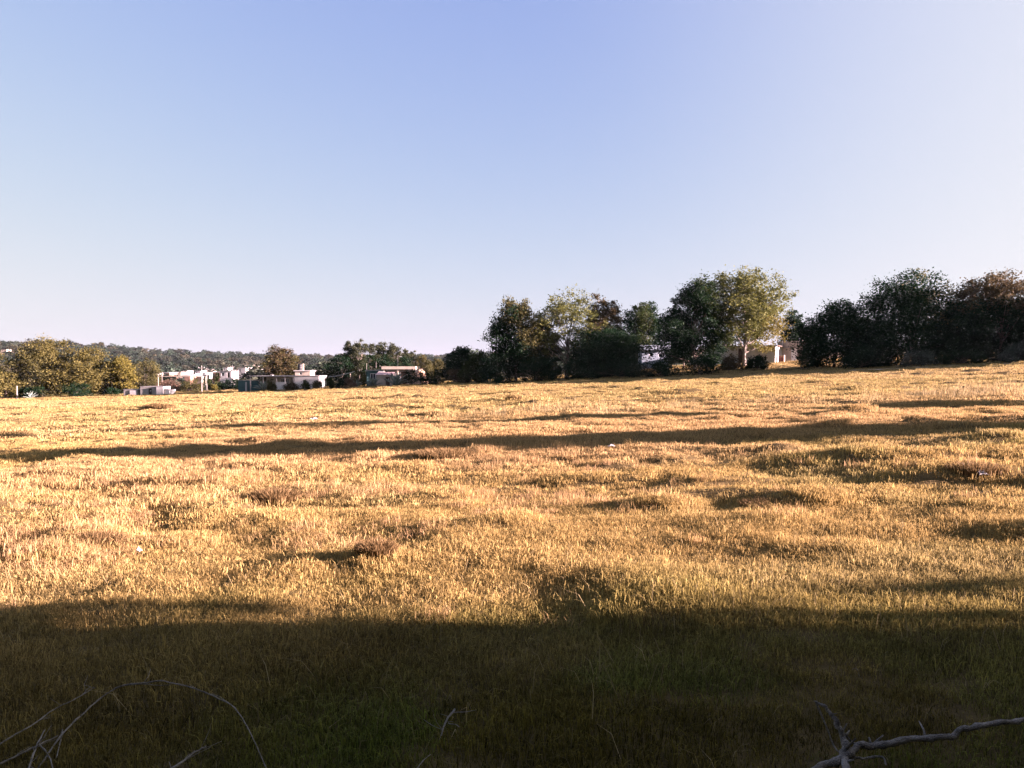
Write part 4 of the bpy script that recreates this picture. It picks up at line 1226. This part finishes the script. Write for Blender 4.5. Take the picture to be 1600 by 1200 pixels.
branch('tangle of dark dead branches at the bottom left corner', [
    ('limb', [(-30, 1206), (20, 1184), (55, 1166), (90, 1150)], .05, .009, .005),
    ('limb', [(40, 1215), (52, 1180), (60, 1160), (70, 1140)], .06, .009, .005),
    ('twig', [(60, 1162), (76, 1180), (84, 1205)], .05, .007, .004), ('twig', [(98, 1140), (94, 1160), (88, 1184)], .05, .006, .004)])
branch('thin pale curved stick in the shaded grass near the bottom centre', [
    ('limb', [(711, 1108), (700, 1122), (693, 1136), (687, 1156)], [.09, .07, .05, .02], .006, .004),
    ('twig', [(700, 1130), (712, 1132), (718, 1136)], .04, .003, .002)], 'dead_stick', .8, 'deadwood_pale')
branch('dark thin stick at the bottom just left of centre', [('limb', [(648, 1206), (660, 1190), (674, 1178)], .04, .006, .003)], 'dead_stick')
branch('blue grey dead stick at the bottom left of the picture', [('limb', [(262, 1206), (285, 1190), (310, 1172), (322, 1166)], .05, .012, .005)], 'dead_stick')
branch('tiny pale forked twig in the shaded grass on the right', [('limb', [(1343, 1056), (1341, 1049), (1338, 1044)], [.01, .06, .08], .003, .002), ('twig', [(1341, 1046), (1335, 1044), (1331, 1047)], [.07, .07, .06], .002, .0015)], 'dead_twig')

# ------------------------------------------------------------------ litter
def scrap(label, px, py, sx, sy, sz, seed):
    g = ground(px, py); V = []; n_ = 9
    for i in range(n_):
        for j in range(n_):
            u = i / (n_ - 1) - .5; v = j / (n_ - 1) - .5
            e = 1 + .25 * float(vnoise(i * .6, j * .6, seed))
            V.append((u * sx * e, v * sy * e, .07 + sz * (.6 + .9 * float(vnoise(i * .8 + 3, j * .8, seed + 1))) * (1 - 2.2 * (u * u + v * v))))
    Fq = [(i * n_ + j, (i + 1) * n_ + j, (i + 1) * n_ + j + 1, i * n_ + j + 1) for i in range(n_ - 1) for j in range(n_ - 1)]
    o = link('plastic_scrap', mesh_np('plastic_scrap', V, Fq, smooth=False), M['plastic_white'], None, g)
    md = o.modifiers.new('thickness', 'SOLIDIFY'); md.thickness = .004
    tag(o, label, 'litter', 'white scraps lying on the meadow')
scrap('white scrap between the two long shadow bands, left of centre', 490, 658, .26, .2, .05, 1)
scrap('white scrap at the lower edge of the nearer shadow band, right of centre', 955, 703, .11, .09, .03, 2)
scrap('torn white scrap on the lit grass at the right edge', 1535, 750, .11, .07, .05, 3)
scrap('small pale scrap on the lit grass at the left, near the foreground shade', 217, 872, .035, .05, .03, 4)

# ------------------------------------------------------------------ thin evening haze in the valley air
hz_mat, t, n, p, out = new_mat('evening_haze')
n.remove(p)
pv = n.new('ShaderNodeVolumePrincipled')
pv.inputs['Color'].default_value = (.80, .90, 1.0, 1)
pv.inputs['Density'].default_value = 2.6e-5
pv.inputs['Density Attribute'].default_value = ''
pv.inputs['Anisotropy'].default_value = .2
t.links.new(pv.outputs[0], out.inputs['Volume'])
hz_mat.cycles.homogeneous_volume = True
hb_ = MB().box(-5200, 5200, -5200, 5200, -25, 75).build('haze', hz_mat)
tag(hb_, 'thin evening haze over the valley', kind='stuff')
